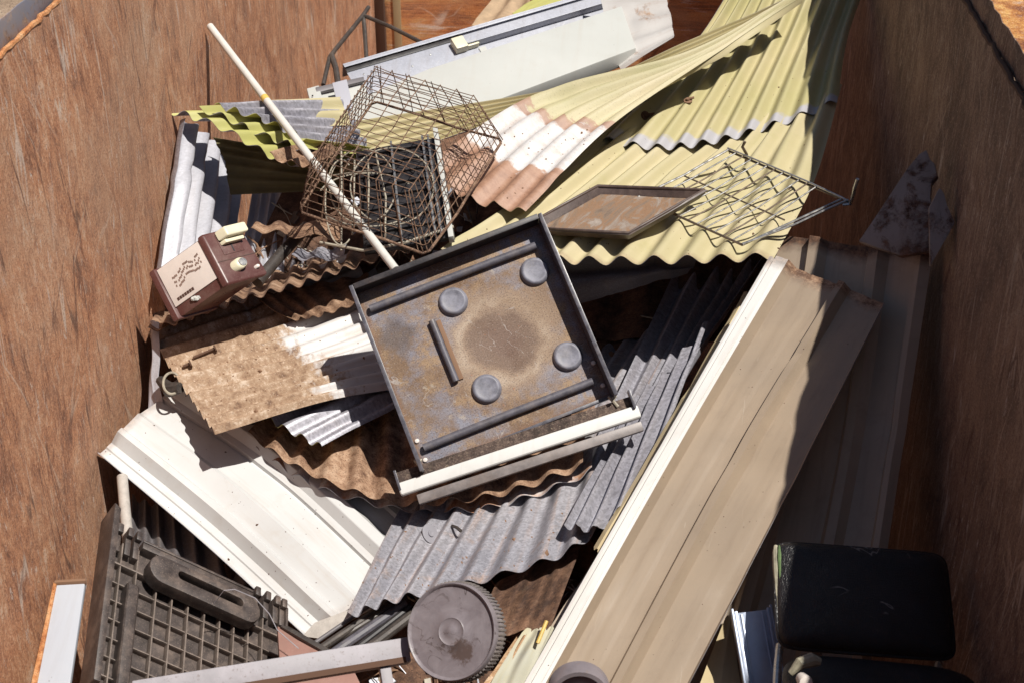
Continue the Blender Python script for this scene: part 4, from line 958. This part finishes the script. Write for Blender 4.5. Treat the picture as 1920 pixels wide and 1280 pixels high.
# handle: a stadium bar with a slot
h0, h1 = Vector((.27*cw, -.070, 0)), Vector((.735*cw, -.066, 0)); hr = .032
def stadium(r, x0, x1, yc, n=10):
    p = [(x1+r*math.cos(a), yc+r*math.sin(a)) for a in np.linspace(-math.pi/2, math.pi/2, n)]
    return p+[(x0+r*math.cos(a), yc+r*math.sin(a)) for a in np.linspace(math.pi/2, 3*math.pi/2, n)]
o_ = stadium(hr, h0.x, h1.x, -.068); i_ = stadium(.0095, h0.x+.045, h1.x-.02, -.062)
m = MB(); nn = len(o_)
vs = [Tk @ Vector((p[0], p[1], z)) for z in (.02, .058) for p in o_]+[Tk @ Vector((p[0], p[1], z)) for z in (.02, .058) for p in i_]
fs = []
for i in range(nn):
    j = (i+1) % nn; fs += [(i, j, nn+j, nn+i), (2*nn+j, 2*nn+i, 3*nn+i, 3*nn+j), (nn+i, nn+j, 3*nn+j, 3*nn+i), (j, i, 2*nn+i, 2*nn+j)]
m.add(vs, fs); m.build("handle", M['crate'], cr_, .003)
m = MB(); m.prism(stadium(.012, .132*cw, .132*cw+.004, 0), 0, .001, Tk)
m = MB(); m.box((.112*cw, .178*cw), (-ch, -.115), (-.003, .036), Tk); m.build("latch_bar", M['crate'], cr_, .008, seg=3)
# thin wire over its right end
m = MB(); m.tube([at(402, 1130, 3.02), at(420, 1106, 3.0), at(440, 1104, 3.0), at(478, 1120, 3.02), at(505, 1150, 3.02), at(520, 1180, 3.02), at(560, 1215, 3.0)], .0011, 5)
tag(m.build("thin_wire", M['grey_tube']), "thin stray wire trailing over the crate lid's right end", "wire")
t = empty("enamel_panel", at(100, 1290, 3.02), "white enamel panel with rusty rim between the crate lid and left wall", "enamel panel")
pts = [(103, 1089, 3.22), (160, 1086, 3.22), (124, 1330, 3.02), (52, 1330, 3.02)]
face(pts, .014, "face_plate", M['enamel'], t, .003)
face([(100, 1090, 3.215), (106, 1088, 3.215), (58, 1330, 3.015), (46, 1330, 3.015)], .016, "rusty_rim", M['weld'], t, .003)
face([(101, 1091, 3.21), (161, 1087, 3.21), (161, 1083, 3.22), (103, 1086, 3.22)], .012, "top_rim", M['rust'], t, .002)

# ------------------------------------------------------------------ wheel, bar and small lengths at the near edge
wc = V(at(846, 1183, 2.74)); ax = (V(RT)*-.38+V(UP)*.20+V(FW)*-.90).normalized()
T = frame(wc, ax.orthogonal(), ax.cross(ax.orthogonal())); 
wl = empty("rubber_wheel", wc, "round grey rubber wheel with knurled edge at the near end", "wheel")
R0 = .097
m = MB(); m.lathe([(R0*.9, -.046), (R0*.97, -.042), (R0*.985, -.022), (R0*.97, -.006), (R0*.965, .001), (R0*.945, .0035), (R0*.915, .002), (R0*.89, -.0025), (R0*.5, -.003), (R0*.30, -.001), (R0*.27, .001), (R0*.24, -.001), (R0*.12, .0015), (R0*.07, .0035), (.0001, .004)], 64, T)
m.build("disc", M['wheel'], wl, ang=60)
m = MB()
for k in range(72):
    a = 2*math.pi*k/72; Tk2 = T @ Matrix.Rotation(a, 4, 'Z'); m.box((R0*.955, R0*1.005), (-.0021, .0021), (-.043, -.010), Tk2)
o_ = m.build("tread_lugs", M['tread'], wl, .0008); o_['kind'] = 'stuff'
bar = empty("square_tube", at(500, 1262, 2.70), "dirty grey square tube running in from the left to the wheel", "tube")
A, B_ = V(at(250, 1302, 2.68)), V(at(765, 1219, 2.82)); xx = (B_-A)
T = frame(A, xx, V(UP)+V(FW)*.4); Lb = xx.length
m = MB(); m.box((0, Lb), (-.024, .024), (-.02, .02), T); m.build("rail", M['grey_tube'], bar, .003)
m = MB(); m.box((.0, Lb-.01), (-.0245, -.013), (.0195, .0205), T); m.build("worn_band", M['rust_dark'], bar)
m = MB(); m.box((Lb-.062, Lb-.040), (-.20, -.025), (-.011, .011), T); m.build("leg", M['grey_tube'], bar, .002)
slab("painted_panel", "faded red brown panel right of the crate lid", "panel", [(520, 1172, 3.10), (560, 1196, 3.08), (660, 1248, 3.02), (700, 1330, 2.92), (530, 1330, 2.92)], .02, M['pink'])
slab("edge_trim", "dark edge trim along the red brown panel", "trim", [(524, 1172, 3.09), (540, 1172, 3.09), (668, 1243, 3.02), (658, 1250, 3.01)], .012, M['darktube'])
rs = np.random.RandomState(8)
for k, (a, b, r, mt, lb) in enumerate((((588, 1226), (762, 1118), .007, 'darktube', "leftmost dark rod of the bundle beside the wheel"), ((612, 1232), (760, 1130), .011, 'rod', "second grey rod of the bundle beside the wheel"), ((640, 1236), (770, 1136), .008, 'black', "third black rod of the bundle beside the wheel"),
        ((668, 1232), (786, 1142), .012, 'darktube', "thickest dark rod of the bundle, nearest the wheel"), ((585, 1208), (720, 1116), .005, 'galv_dark', "thin grey rod of the bundle under the grey sheet"), ((600, 1216), (735, 1124), .009, 'darktube', "dull dark rod in the bundle under the grey sheet"))):
    m = MB(); m.tube([P(a[0], a[1], .01+.004*k), P((a[0]+b[0])/2, (a[1]+b[1])/2, -.01), P(b[0], b[1], -.03)], r, 10)
    tag(m.build("metal_rod", M[mt]), lb, "rod", "bundle of rods beside the wheel")
sheet("fibre_cement_strip", "lichened speckled fibre cement strip between the wheel and beige panel", "roof sheet",
   [[dd(985, 1178, 3.12), dd(1036, 1170, 3.12)], [dd(880, 1350, 2.98), dd(962, 1350, 2.98)]], 1.6, M['lichen'], seed=91, amp=.006, thick=.006, nv=20, ragged=.008)
sheet("rusty_strip", "narrow rusty strip left of the lichened strip", "metal strip",
   [[dd(970, 1190, 3.10), dd(988, 1188, 3.10)], [dd(850, 1350, 2.97), dd(890, 1350, 2.97)]], 1, M['rust_pale'], prof=[(0, 0), (1, 0)], seed=92)
m = MB(); m.tube([at(1008, 1205, 3.06), at(1025, 1163, 3.08)], .0042, 7)
tag(m.build("yellow_stick", M['tape']), "short yellow stick at the top of the lichened strip", "stick")
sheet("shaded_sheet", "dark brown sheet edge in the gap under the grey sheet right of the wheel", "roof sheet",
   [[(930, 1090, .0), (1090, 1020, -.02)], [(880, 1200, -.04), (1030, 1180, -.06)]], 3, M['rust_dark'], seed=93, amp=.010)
m = MB(); T = frame(at(1086, 1306, 2.62), V(RT), V(UP)+V(FW)*-.3)
m.lathe([(.058, -.03), (.058, .0), (.055, .006), (.047, .006), (.044, -.006), (.02, -.008), (.018, .002), (.0001, .003)], 36, T)
tag(m.build("round_cap", M['rubber'], None, ang=45), "brown round cap just showing at the bottom edge on the beige panel", "cap")

# ------------------------------------------------------------------ office chair
chair = empty("office_chair", at(1600, 1290, 2.85), "black vinyl office chair with worn piping against the right wall", "office chair")
def pillow(o, x, y, hw, hh, t, n=22, p=5.0, sag=.0):
    Tp = frame(o, x, y); mm = MB(); vs = []; fs = []
    for side in (1, -1):
        for j in range(n+1):
            for i in range(n+1):
                u, v = -1+2*i/n, -1+2*j/n
                u, v = math.sin(u*math.pi/2), math.sin(v*math.pi/2)
                k = (abs(u)**p+abs(v)**p)**(1/p); mx = max(abs(u), abs(v)); s_ = mx/k if k > 0 else 1
                a, b = u*s_, v*s_; e = min(1, mx)
                z = t*(1-e**6)**.5*(.75+.25*(1-e*e)) if side > 0 else -t*.5*(1-e**6)**.5
                z += sag*(a*a)
                vs.append(Tp @ Vector((a*hw, b*hh, z)))
    q_ = (n+1)**2
    for s_ in range(2):
        for j in range(n):
            for i in range(n):
                f = (s_*q_+j*(n+1)+i, s_*q_+j*(n+1)+i+1, s_*q_+(j+1)*(n+1)+i+1, s_*q_+(j+1)*(n+1)+i); fs.append(f if s_ == 0 else f[::-1])
    per = [i for i in range(n+1)]+[(j+1)*(n+1)-1 for j in range(1, n+1)]+[n*(n+1)+i for i in range(n-1, -1, -1)]+[j*(n+1) for j in range(n-1, 0, -1)]
    for a, b in zip(per, per[1:]+per[:1]): fs.append((a, a+q_, b+q_, b))
    mm.add(vs, fs); return mm, Tp, [vs[i] for i in per]
c0, c1, c2 = V(at(1458, 1016, 2.98)), V(at(1778, 1040, 2.98)), V(at(1452, 1212, 2.86))
ctr = (c1+c2)*.5; hw, hh = (c1-c0).length/2, (c2-c0).length/2
mm, Tp, per = pillow(ctr, c1-c0, c0-c2, hw, hh, .034, p=11.0)
mm.build("backrest", M['vinyl'], chair, ang=60)
m = MB(); m.tube(per, .0042, 6, None, True); pp = m.build("piping", M['vinyl'], chair, ang=60)
m = MB(); m.tube([Tp @ Vector((-hw*.985, hh*k, .001)) for k in (.93, .8, .5, .2, -.1, -.5)], [.004, .0075, .008, .006, .004, .003], 8); m.build("worn_edge", M['vinyl_worn'], chair)
m = MB(); m.tube([Tp @ Vector((-hw*.955, hh*k, .010)) for k in (.9, .7, .4, .15)], [.002, .005, .004, .001], 8); m.build("torn_lining", M['green'], chair)
mm, Ts, per = pillow(V(at(1668, 1332, 2.72)), V(RT)+V(FW)*.03+V(UP)*-.10, V(UP)*.5+V(FW)*.9, .20, .13, .04)
mm.build("seat", M['vinyl'], chair, ang=60)
m = MB(); m.tube([at(1462, 1210, 2.90), at(1458, 1250, 2.84), at(1455, 1310, 2.78)], .0085, 10); m.build("upright", M['chrome'], chair)
m = MB(); m.tube([at(1762, 1236, 2.90), at(1758, 1262, 2.86), at(1754, 1310, 2.8)], .0085, 10); m.build("upright", M['chrome'], chair)
m = MB(); m.tube([at(1482, 1262, 2.72), at(1500, 1243, 2.72), at(1522, 1236, 2.73), at(1538, 1240, 2.73)], [.006, .012, .014, .008], 10); m.build("worn_edge", M['vinyl_worn'], chair)
m = MB(); m.lathe([(.012, -.03), (.014, 0), (.012, .006), (.0001, .008)], 14, frame(at(1510, 1278, 2.66), RT, UP)); m.build("bolt_boss", M['panel'], chair)

# ------------------------------------------------------------------ small things lying about
def nail(a, b, o, r, label):
    mm = MB(); pa, pb = on(o, *a, .006), on(o, *b, .008); mm.tube([pa, (pa+pb)*.5, pb], r, 8)
    dr = (pb-pa).normalized(); mm.tube([pb, pb+dr*.004], r*2.6, 10)
    return tag(mm.build("nail", M['rust_dark']), label, "nail")
nail((362, 672), (402, 655), L, .0036, "long rusty nail on the sandy rusted sheet")
nail((343, 688), (356, 684), L, .004, "short rusty nail stub on the sandy rusted sheet")
def bolt(px, py, o, label, mat='rust', s=1.0):
    p = on(o, px, py, .0); n = on(o, px, py, .01)-p; mm = MB(); Tn = frame(p, n.orthogonal(), n.cross(n.orthogonal()))
    mm.lathe([(.013*s, 0), (.013*s, .003), (.006*s, .004), (.006*s, .010), (.0001, .011)], 10, Tn); mm.tube([p+n*.8, p+n*1.2+Vector((.018*s, .004, 0))], .004*s, 7)
    return tag(mm.build("roof_bolt", M[mat], None, .0006), label, "bolt")
bolt(1290, 190, yel_up, "rusty roof bolt on the fanned yellow sheet")
bolt(1210, 218, yel_up, "dark washer in the shade of the twisted yellow sheet", 'rust_dark', 1.2)
p = on(Pg, 805, 1000, .002); n = on(Pg, 805, 1000, .012)-p
m = MB(); m.lathe([(.024, 0), (.024, .0016), (.017, .003), (.009, .0025), (.0085, .006), (.004, .006), (.0001, .005)], 26, frame(p, n.orthogonal(), n.cross(n.orthogonal())))
tag(m.build("metal_washer", M['galv_old'], None, ang=40), "round metal washer lying on the large grey sheet", "washer")
m = MB(); a, b = on(Pg, 846, 986, .004), on(Pg, 868, 998, .006); m.tube([a, (a+b)*.5+Vector((0, 0, .003)), b], .004, 6)
tag(m.build("bent_strip", M['darktube']), "bent dark scrap strip beside the washer on the grey sheet", "metal scrap")
sheet("pale_offcut", "thin pale bent offcut wedged between the left wall and white sheet", "metal offcut",
   [[dd(282, 600, 3.80), dd(300, 605, 3.78)], [dd(288, 690, 3.76), dd(302, 690, 3.72)], [dd(278, 775, 3.68), dd(304, 762, 3.66)]], 1, M['galv_pale'], prof=[(0, 0), (.5, .008), (1, 0)], seed=95, nv=16)
m = MB(); m.tube(circ(322, 718, 16, 20, 3.62, .02, 0, 40, 330), .0035, 7)
tag(m.build("wire_loop", M['cord']), "small loop of pale wire left of the sandy rusted sheet", "wire")
m = MB(); m.tube([at(300, 712, 3.66), at(318, 730, 3.62), at(338, 726, 3.60)], [.012, .02, .014], 9)
tag(m.build("rag_knot", M['darktube']), "dark knotted rag behind the wire loop by the left wall", "rag")
sheet("pale_offcut", "pale torn offcut standing by the wall left of the toaster", "metal offcut",
   [[dd(303, 470, 3.90), dd(318, 466, 3.90)], [dd(296, 540, 3.86), dd(322, 535, 3.86)]], 1, M['galv_pale'], prof=[(0, 0), (.5, .006), (1, 0)], seed=96, nv=8)

# rust flakes and grit lying on the sheets
def grit(o, box, n, mat, label, seed, size=(.0012, .0035)):
    rg = np.random.RandomState(seed); mm = MB()
    for _ in range(n):
        px, py = rg.uniform(box[0], box[2]), rg.uniform(box[1], box[3])
        d = V(FW + RT*((px-960)/F) + UP*((640-py)/F)).normalized(); h = o_hit[o.name].ray_cast(Vector(CAM), d)
        if h[0] is None: continue
        nn = h[1] if h[1].dot(d) < 0 else -h[1]; a = nn.orthogonal().normalized(); b = nn.cross(a); t = rg.rand()*6.3
        a, b = a*math.cos(t)+b*math.sin(t), b*math.cos(t)-a*math.sin(t)
        r = rg.uniform(*size)*(2.2 if rg.rand() < .08 else 1); p = h[0]
        mm.add([p+a*r*rg.uniform(.8, 2), p+b*r, p-a*r, p-b*r*.8, p+nn*r*.8], [(0, 1, 4), (1, 2, 4), (2, 3, 4), (3, 0, 4)])
    if not mm.v: return
    x = mm.build("rust_flakes", mat); tag(x, label, "debris", None, 'stuff'); return x
grit(R_, (190, 740, 760, 1190), 170, M['rust_dark'], "scattered dark flakes on the white ribbed sheet", 1, (.0007, .0018))
grit(L, (280, 560, 720, 805), 130, M['rust'], "scattered rust flakes on the sandy rusted sheet", 2, (.001, .003))
grit(Pg, (580, 940, 1170, 1190), 150, M['rust'], "scattered rust crumbs on the large grey sheet", 3)
grit(S2, (1000, 500, 1650, 1280), 90, M['rust_dark'], "few dark specks on the long beige panel", 4, (.0006, .0015))
grit(yel_lo, (850, 260, 1540, 480), 140, M['rust_dark'], "dark specks on the wide yellow sheet", 5, (.0007, .002))
grit(yel_up, (1160, 60, 1560, 270), 70, M['rust_dark'], "dark specks on the fanned yellow sheet", 6, (.0007, .002))
grit(yel_tw, (840, 240, 1120, 398), 90, M['rust'], "rust crumbs on the twisted sheet's lower end", 7)

def scraps(o, box, n, label, seed):                     # twigs, wire ends and broken bits caught in the gaps
    rg = np.random.RandomState(seed); mm = MB()
    for _ in range(n):
        px, py = rg.uniform(box[0], box[2]), rg.uniform(box[1], box[3])
        d = V(FW + RT*((px-960)/F) + UP*((640-py)/F)).normalized(); h = o_hit[o.name].ray_cast(Vector(CAM), d)
        if h[0] is None: continue
        nn = h[1] if h[1].dot(d) < 0 else -h[1]; a = nn.orthogonal().normalized(); b = nn.cross(a); t = rg.rand()*6.3
        a, b = a*math.cos(t)+b*math.sin(t), b*math.cos(t)-a*math.sin(t); p = h[0]+nn*.01; k = int(rg.rand()*4)
        if rg.rand() < .5:
            l = rg.uniform(.02, .09); mm.tube([p-a*l, p+b*rg.randn()*.012+nn*.012, p+a*l], rg.uniform(.0012, .003), 5, mi=k)
        else:
            r = rg.uniform(.006, .02); q = [p+a*r*rg.uniform(.7, 1.6), p+b*r, p-a*r*rg.uniform(.7, 1.6), p-b*r]
            mm.add(q+[v+nn*.002+a*.002 for v in q], [(0, 1, 2, 3), (7, 6, 5, 4), (0, 4, 5, 1), (1, 5, 6, 2), (2, 6, 7, 3), (3, 7, 4, 0)], k)
    if mm.v: tag(mm.build("scrap_bits", [M['rust'], M['cord'], M['plate'], M['darktube']]), label, "debris", None, 'stuff')
scraps(b1_, (540, 1090, 1100, 1290), 120, "wire ends and broken bits in the gap around the wheel", 31)
scraps(b0_, (1040, 500, 1330, 780), 60, "broken bits in the dark gap right of the cooker tray", 32)
scraps(b2_, (430, 350, 900, 560), 140, "wire ends and broken bits in the gap below the basket", 33)
